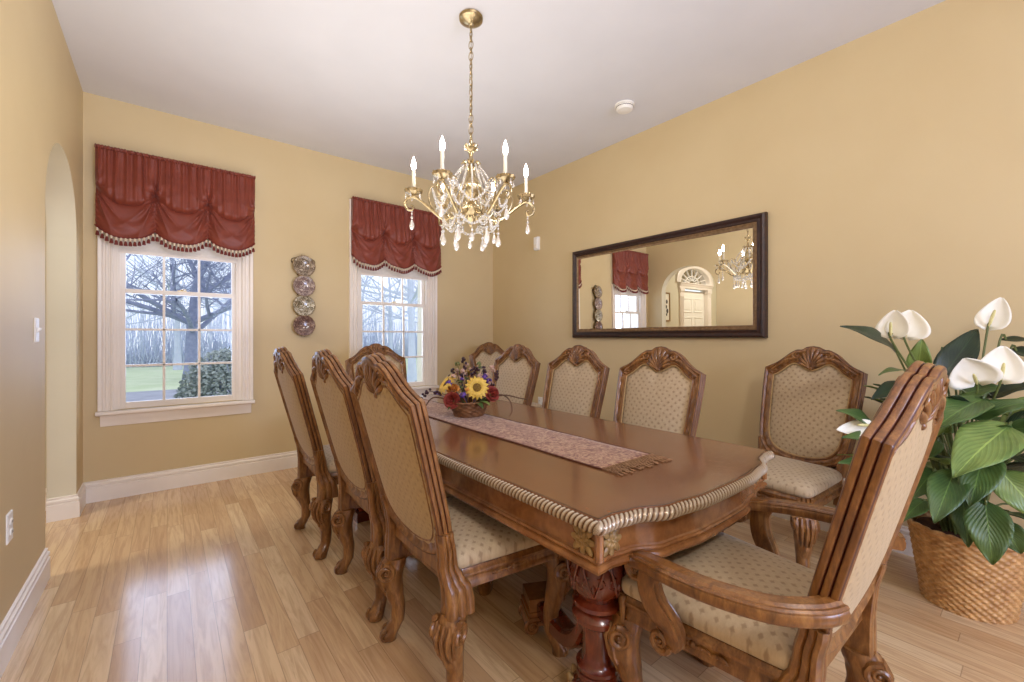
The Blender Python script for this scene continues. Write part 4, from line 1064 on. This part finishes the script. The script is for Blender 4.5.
    obj('crystal_strand', bead_strand(cr([e*.048+Z(2.195), e*.10+Z(2.13), e*.125+Z(2.06), e*.10+Z(1.98)], 6), .0065, .0125), M['crystal'], o)
    obj('crystal_strand', bead_strand(cr([d*.060+Z(2.09), d*.10+Z(1.99), d*.15+Z(1.945), d*.205+Z(1.99)], 6), .006, .012), M['crystal'], o)
    q = e*.10; obj('crystal_drop', drop(MB(), (q.x, q.y, zz(1.825)), 1.0, (q.x, q.y, zz(1.848))), M['crystal'], o)
    mb = MB()                                  # crystal rosettes at the arm roots
    for j in range(7): t = 2*PI*j/7; mb.ball(d*.115+Z(1.870)+tn*.018*math.cos(t)+Vector((0, 0, .018*math.sin(t))), .010, nu=6, nv=4)
    obj('crystal_rosette', mb, M['crystal'], o)

# ================================================================ basket of flowers on the table
fb = thing('flower_basket', 'low wicker basket of yellow sunflowers and red roses on the table runner', 'flower arrangement', (1.412, 2.165, TT+.0045))
def woven(r_of, h, rows, cols, amp, hrow=None):
    mb = MB(); R = []; per = 5
    for i in range(rows*4+1):
        z = h*i/(rows*4); row = i//4; ph_ = (i % 4)/4; rowb = abs(math.sin(PI*ph_)); K = cols*per; ring = []
        for j in range(K):
            a = 2*PI*j/K; wv = math.cos(a*cols/2+PI*row); r = r_of(z/h, a)+amp*wv*rowb+amp*.35*(rowb-.5); ring.append((r*math.cos(a), r*math.sin(a), z))
        R.append(ring)
    mb.grid(R, cu=True); n = len(R[0]); mb.f.append(tuple(reversed(range(n)))); mb.m.append(0); return mb
bk = obj('basket', woven(lambda t, a: (.075+.030*t)*(1+.18*abs(math.cos(a))), .085, 7, 24, .003), M['wicker_dark'], fb)
mb = MB().lathe([(.001, .065), (.10, .066)], 20, cap=False); obj('filling', mb, M['moss'], fb)
mb = MB()
P = [(.118*math.cos(t)*1.15, 0.03*math.sin(t), .085+.006*math.sin(t*9)) for t in [2*PI*i/40 for i in range(40)]]
mb.tube([((.107*(1+.18*abs(math.cos(t))))*math.cos(t), (.107*(1+.18*abs(math.cos(t))))*math.sin(t), .086+.003*math.sin(t*24)) for t in [2*PI*i/72 for i in range(72)]], .007, 7, closed=True)
obj('basket_rim', mb, M['wicker_dark'], fb)
vw = Vector((-.54, -.84, 0)).normalized(); rt_ = Vector((.84, -.54, 0)).normalized(); UPV = Vector((0, 0, 1))   # towards / across the room's entrance
def fpos(r, f, u): return rt_*r+vw*f+UPV*u
def stemto(mb, p, rad=.003): mb.tube(cr([p*.25+UPV*.05-UPV*p.z*.1, p*.6+UPV*.02, p], 4), rad, 5)
def facing(nv):
    nv = Vector(nv).normalized(); x = nv.orthogonal().normalized(); return Matrix((x, nv.cross(x), nv)).transposed()
def sunflower(p, nv, R):
    Mx = facing(nv); f = obj('sunflower', MB().ball(p, R*.42, R*.42, R*.14, 14, 6, M=Mx), M['disk'], fb); mb = MB()
    for ring, (n, L) in enumerate(((17, 1.0), (15, .84))):
        for k in range(n):
            a = 2*PI*k/n+ring*.18; Rm = Mx @ Matrix.Rotation(a, 3, 'Z'); rows = []
            for i in range(6):
                t = i/5; wd_ = R*.16*math.sin(PI*min(.97, .18+.82*t))**.8; x = R*(.34+(L-.34)*t); h = R*(.02+.14*math.sin(PI*t*.9)-.10*t*t+ring*.06)
                rows.append([p+Rm @ Vector((x, q*wd_, h-abs(q)*R*.03)) for q in (-1, -.4, 0, .4, 1)])
            mb.grid(rows)
    obj('petals', mb, M['petal_yellow'], f); mb = MB(); stemto(mb, p-Mx @ Vector((0, 0, R*.1))); obj('flower_stem', mb, M['stem'], f)
def rose(p, nv, R, m, seed):
    r = random.Random(seed); Mx = facing(nv); mb = MB()
    for ring, (n, rad, tilt) in enumerate(((5, 1.0, .55), (5, .78, .85), (4, .55, 1.1), (3, .32, 1.3))):
        for k in range(n):
            a = 2*PI*k/n+ring*.6+r.uniform(-.15, .15); Rm = Mx @ Matrix.Rotation(a, 3, 'Z'); rows = []
            for i in range(6):
                t = i/5; row = []
                for j in range(7):
                    q = (j-3)/3; aa = q*.75*(1-.15*t); rr_ = R*rad*(.35+.65*math.sin(t*PI/2)); h = R*(-.35+1.0*t*math.sin(tilt)+.12*ring); cu_ = R*.12*max(0, t-.75)/.25*(1 if ring < 2 else 0)
                    row.append(p+Rm @ Vector(((rr_+cu_)*math.cos(aa), (rr_+cu_)*math.sin(aa), h-cu_*.8-R*.10*q*q*t)))
                rows.append(row)
            mb.grid(rows)
    mb.ball(p+Mx @ Vector((0, 0, R*.1)), R*.25, nu=8, nv=5, M=Mx)
    f = obj('rose', mb, m, fb); mb = MB(); stemto(mb, p-Mx @ Vector((0, 0, R*.3))); obj('flower_stem', mb, M['stem'], f)
sunflower(fpos(.045, .085, .175), vw+UPV*.3+rt_*.1, .072)
sunflower(fpos(-.130, .02, .195), -rt_*.8+vw*.3+UPV*.7, .078)
sunflower(fpos(-.02, -.08, .24), UPV*.8-vw*.4, .06)
rose(fpos(-.100, .09, .105), vw+UPV*.3-rt_*.3, .045, M['rose'], 1)
rose(fpos(.135, .065, .135), vw+UPV*.45+rt_*.6, .043, M['rose'], 2)
rose(fpos(.10, -.10, .15), UPV-vw*.6+rt_*.5, .05, M['rose'], 3)
rose(fpos(-.095, .06, .165), vw*.5+UPV*.8-rt_*.2, .035, M['orange'], 4)
rf = random.Random(21)
def floret(p, R, m, name, n=7):
    mb = MB()
    for k in range(n):
        d = Vector((rf.uniform(-1, 1), rf.uniform(-1, 1), rf.uniform(-.3, 1))).normalized(); Mx = facing(d); mb.ball(p+d*R*.55, R*.45, R*.35, R*.16, 6, 4, M=Mx)
    stemto(mb, p, .002); obj(name, mb, m, fb, smooth=True)
for p in (fpos(-.035, .11, .135), fpos(-.115, .06, .20), fpos(-.19, .03, .135), fpos(.09, .05, .235), fpos(-.05, .02, .225), fpos(.12, -.03, .20)): floret(p, .028, M['purple'], 'purple_blossom')
for k in range(40):
    p = fpos(rf.uniform(-.12, .15), rf.uniform(-.07, .07), rf.uniform(.16, .31)); floret(p, rf.uniform(.014, .024), (M['dusty'], M['dusty'], M['berry'], M['stem'])[k % 4], 'dried_sprig', 9)
for k in range(5): floret(fpos(rf.uniform(-.10, .05), rf.uniform(.06, .10), rf.uniform(.12, .17)), .020, M['orange'], 'orange_blossom', 6)
def berry_spray(P, n=10):
    P = cr(P, 5); mb = MB().tube(P, .002, 5); s = obj('twig', mb, M['twig'], fb); mb = MB()
    for k in range(n):
        q = P[int(lerp(len(P)*.35, len(P)-1, k/(n-1)))]; mb.ball(q+Vector((rf.uniform(-1, 1), rf.uniform(-1, 1), rf.uniform(-1, 1)))*.012, .0085, nu=7, nv=5)
    obj('berries', mb, M['berry'], s)
berry_spray([fpos(-.02, 0, .08), fpos(-.03, 0, .2), fpos(-.035, 0, .30), fpos(-.03, .01, .345)], 14)
berry_spray([fpos(0, 0, .08), fpos(.02, 0, .2), fpos(.035, .01, .27), fpos(.05, .02, .285)], 12)
berry_spray([fpos(-.05, 0, .08), fpos(-.16, .05, .14), fpos(-.24, .07, .15), fpos(-.275, .08, .10)], 14)
berry_spray([fpos(.05, 0, .08), fpos(.14, .02, .18), fpos(.17, .03, .24), fpos(.15, .03, .26)], 10)
berry_spray([fpos(-.02, .0, .08), fpos(-.12, .0, .2), fpos(-.09, 0, .25), fpos(-.10, .02, .27)], 10)
for P in ([fpos(.08, .05, .09), fpos(.18, .07, .13), fpos(.235, .08, .10), fpos(.25, .085, .04), fpos(.235, .08, .005)], [fpos(.08, .05, .09), fpos(.2, .02, .12), fpos(.30, .0, .10), fpos(.36, -.02, .085)], [fpos(-.08, .05, .09), fpos(-.2, .07, .12), fpos(-.25, .08, .07), fpos(-.26, .085, .03)]):
    P = cr(P, 6); obj('vine_tendril', MB().tube(P, [.0055*(1-.5*i/len(P)) for i in range(len(P))], 6), M['twig'], fb)
def leaf_rows(base, d, nrm, L, W, droop, fold, k=10, wav=0.0):
    """curved leaf blade: rows across, uv x = -1..1, y = 0..1"""
    base, d, nrm = Vector(base), Vector(d).normalized(), Vector(nrm); nrm = (nrm-d*nrm.dot(d)).normalized(); s = d.cross(nrm); rows = []; uv = []; p = base.copy(); dd = d.copy(); nn = nrm.copy()
    for i in range(k+1):
        t = i/k
        wd_ = W*.5*(math.sin(PI*min(1, t**.72*.985+.012))**.85)
        row = []; u = []
        for j in range(9):
            q = (j-4)/4; row.append(p+s*q*wd_+nn*(fold*wd_*(abs(q)**1.4)+wav*W*math.sin(t*11+q*2.2)*abs(q)-fold*.25*wd_)); u.append((q, t))
        rows.append(row); uv.append(u)
        Rm = Matrix.Rotation(-droop/k*(.5+t), 3, s); dd = Rm @ dd; nn = Rm @ nn; p = p+dd*L/k
    return rows, uv
for k in range(9):
    a = rf.uniform(0, 6.28); d = Vector((math.cos(a), math.sin(a), rf.uniform(.1, .6))); r_, u_ = leaf_rows(Vector((math.cos(a)*.07, math.sin(a)*.07, .085)), d, UPV, rf.uniform(.09, .13), .04, .9, .3, 8)
    obj('leaf', MB().grid(r_, uvs=u_), M['leaf'][k % 2], fb)

# ================================================================ potted plant in a wicker basket
BX, BY = 2.88, .228
pb = thing('wicker_planter', 'large round woven wicker basket on the floor at the right wall', 'basket', (BX, BY, 0))
obj('basket_body', woven(lambda t, a: (.152+.050*t)*(1+.02*math.sin(3*a)), .355, 25, 56, .0052), M['wicker'], pb)
mb = MB()
for q in (-1, 1): mb.tube([((.205+.004*math.cos(14*t*q))*math.cos(t), (.205+.004*math.cos(14*t*q))*math.sin(t), .352+.006*math.sin(14*t*q)) for t in [2*PI*i/140 for i in range(140)]], .0075, 6, closed=True)
obj('braided_rim', mb, M['wicker'], pb)
pl = thing('potted_plant', 'leafy green peace lily plant with white blooms standing in the wicker basket', 'plant', (BX, BY, .0))
rp = random.Random(12); mb = MB(); R = []
for i in range(9):
    r = .178*i/8; R.append([(r*math.cos(a)+.001*math.cos(a), r*math.sin(a)+.001*math.sin(a), .318+.022*math.cos(i/8*PI/2)+rp.uniform(-.008, .008)) for a in [2*PI*k/36 for k in range(36)]])
R.append([(.130*math.cos(a), .130*math.sin(a), .06) for a in [2*PI*k/36 for k in range(36)]]); mb.loft(R); obj('moss', mb, M['moss'], pl)
B0 = Vector((BX, BY, 0)); TH = .6778
cf, cs = Vector((math.sin(TH), math.cos(TH), 0)), Vector((math.cos(TH), -math.sin(TH), 0))
def at(u, v, d): return cf*d+cs*((u-512)/428.3*d)+Vector((0, 0, 1.23-(v-337.4)/428.3*d))-B0
vv = (-B0).normalized(); vv.z = 0; vv.normalize()     # from the plant into the room
def add_leaf(base, tip, W, mi, nrm=None, droop=.5, fold=.24, wav=.05):
    W = W*.88
    base, tip = Vector(base), Vector(tip); L = (tip-base).length*1.06; d = (tip-base).normalized()
    nrm = Vector(nrm) if nrm else (UPV*.7+vv*.6)
    if abs(nrm.normalized().dot(d)) > .97: nrm = vv
    s = d.cross(nrm).normalized(); d0 = Matrix.Rotation(droop*.5, 3, s) @ d
    n0 = s.cross(d0)
    rows, uv = leaf_rows(base, d0, n0, L, W, droop, fold, 11, wav)
    lf = obj('leaf', MB().grid(rows, uvs=uv), M['leaf'][mi], pl, angle=80)
    sm = lf.modifiers.new('thickness', 'SOLIDIFY'); sm.thickness = .0014
    root = Vector((base.x*.25, base.y*.25, .33)); mid = (root+base)/2+UPV*.06-Vector((base.x, base.y, 0))*.10
    if (base-root).length > .05: obj('petiole', MB().tube(cr([root, mid, base, base+d0*.02], 4), .0042, 6), M['stem'], lf)
LV = [ # base px, tip px, depth base, depth tip, width, material, normal (toward room, up, across)
 ((896, 351), (840, 329), 2.05, 1.95, .095, 2, (.9, .5)), ((938, 384), (975, 333), 1.95, 2.00, .14, 2, (1, .1)), ((918, 374), (922, 340), 2.02, 1.98, .10, 1, (1, .2)),
 ((912, 372), (880, 377), 2.0, 1.9, .06, 0, (.3, .9)), ((905, 384), (872, 400), 2.05, 2.0, .09, 2, (.9, .3)), ((880, 432), (836, 413), 2.05, 1.95, .11, 0, (.8, .6)), ((885, 445), (842, 440), 2.0, 1.9, .09, 0, (.8, .6)), ((880, 468), (838, 465), 1.98, 1.9, .08, 0, (.8, .6)),
 ((1010, 425), (955, 478), 1.75, 1.62, .20, 1, (.8, .6)), ((985, 398), (934, 432), 1.85, 1.75, .15, 0, (.7, .7)), ((960, 395), (998, 388), 1.9, 1.85, .11, 0, (.5, .8)), ((985, 398), (1040, 386), 1.9, 1.8, .09, 2, (.4, .8)),
 ((968, 418), (1030, 404), 1.85, 1.75, .12, 0, (.5, .8)), ((955, 470), (935, 522), 1.72, 1.62, .13, 0, (.9, .4)), ((935, 470), (912, 500), 1.85, 1.75, .12, 0, (.8, .5)), ((925, 500), (904, 522), 1.85, 1.75, .10, 0, (.5, .8)),
 ((985, 500), (992, 562), 1.70, 1.62, .15, 0, (1, .3)), ((962, 492), (968, 545), 1.78, 1.72, .10, 0, (1, .3)), ((1000, 470), (1042, 520), 1.75, 1.65, .16, 1, (.8, .5)), ((985, 450), (970, 505), 1.72, 1.62, .15, 0, (.9, .4)), ((1010, 350), (1045, 362), 2.0, 1.95, .09, 2, (.5, .8)),
 ((1000, 340), (1044, 345), 2.0, 1.95, .06, 2, (.4, .8)), ((940, 440), (905, 470), 1.95, 1.9, .10, 0, (.7, .6)), ((1000, 430), (1040, 430), 1.85, 1.75, .13, 0, (.6, .7)), ((945, 410), (920, 445), 1.9, 1.85, .11, 1, (.8, .5)), ((1000, 520), (1020, 552), 1.75, 1.7, .11, 0, (.9, .3)),
 ((955, 380), (942, 348), 2.0, 2.0, .07, 0, (.9, .2))]
for (bu, bv), (tu, tv), bd, td, W, mi, (nf, nu_) in LV:
    add_leaf(at(bu, bv, bd), at(tu, tv, td), W, mi, vv*nf+UPV*nu_, .55)
for k in range(52):
    a = 2*PI*k/52*2.4+rp.uniform(-.2, .2); el = rp.uniform(.05, 1.2); r0 = rp.uniform(.10, .24); z0 = .40+.42*el/1.2+rp.uniform(0, .14)
    d = Vector((math.cos(a)*math.cos(el*.7), math.sin(a)*math.cos(el*.7), math.sin(el*.7)-.25)); b = Vector((math.cos(a)*r0, math.sin(a)*r0, z0)); L = rp.uniform(.16, .26)
    lim = XR-BX-.03
    if b.x+d.x*L > lim: L = max(.09, min(L, (lim-b.x)/max(d.x, .01)))
    if b.x+d.x*L > lim: continue
    add_leaf(b, b+d*L, rp.uniform(.08, .13), rp.choice((0, 0, 1, 1, 2)), UPV+Vector((math.cos(a), math.sin(a), 0))*.5, rp.uniform(.4, 1.0))
def spathe(c, d, nrm, L, W, fold=.35, droop=-.5):
    """bloom with lower end c, growing along d"""
    c, d = Vector(c), Vector(d).normalized(); nrm = Vector(nrm); nrm = (nrm-d*nrm.dot(d)).normalized(); rows = []; s = d.cross(nrm); K = 12
    for i in range(K+1):
        t = i/K; wd_ = W*.5*(math.sin(PI*min(1, t**.62*.97+.02))**.7); row = []
        for j in range(11):
            q = (j-5)/5; row.append(c+d*L*(t-.10*q*q*(1-t)*1.2)+s*q*wd_+nrm*(fold*wd_*q*q-.10*L*math.sin(PI*t)+.02*W*math.sin(q*8+t*3)*abs(q)))
        rows.append(row)
    f = obj('white_bloom', MB().grid(rows), M['spathe'], pl, angle=80); sm = f.modifiers.new('thickness', 'SOLIDIFY'); sm.thickness = .0016
    mb = MB().tube(cr([c+nrm*.01, c+d*L*.25+nrm*.022, c+d*L*.5+nrm*.03], 4), [.003, .004, .006, .0065, .0065, .0065, .006, .005, .003], 7); obj('spadix', mb, M['spadix'], f)
    root = Vector((c.x*.2, c.y*.2, .33)); obj('flower_stem', MB().tube(cr([root, (root+c)/2+UPV*.1-Vector((c.x, c.y, 0))*.12, c-d*.02, c+d*.01], 5), .0042, 6), M['stem'], f)
cs3 = cs
spathe(at(892, 336, 1.98), UPV+cs*.15, vv+UPV*.1-cs*.6, .12, .13); spathe(at(906, 337, 1.96), UPV+cs*.2, vv+UPV*.35+cs*.1, .125, .155)
spathe(at(989, 327, 2.0), UPV+cs*.45, vv-cs*.3, .15, .115)
spathe(at(976, 383, 1.85), UPV*.75-cs*.35+vv*.2, vv+UPV*.4, .13, .17); spathe(at(1000, 380, 1.82), UPV+cs*.1, vv+UPV*.25+cs*.25, .145, .15)
spathe(at(872, 427, 1.95), -cs-UPV*.08, UPV*.6+vv, .16, .085)
spathe(at(944, 372, 2.0), UPV*.9-cs*.2, vv, .07, .06)
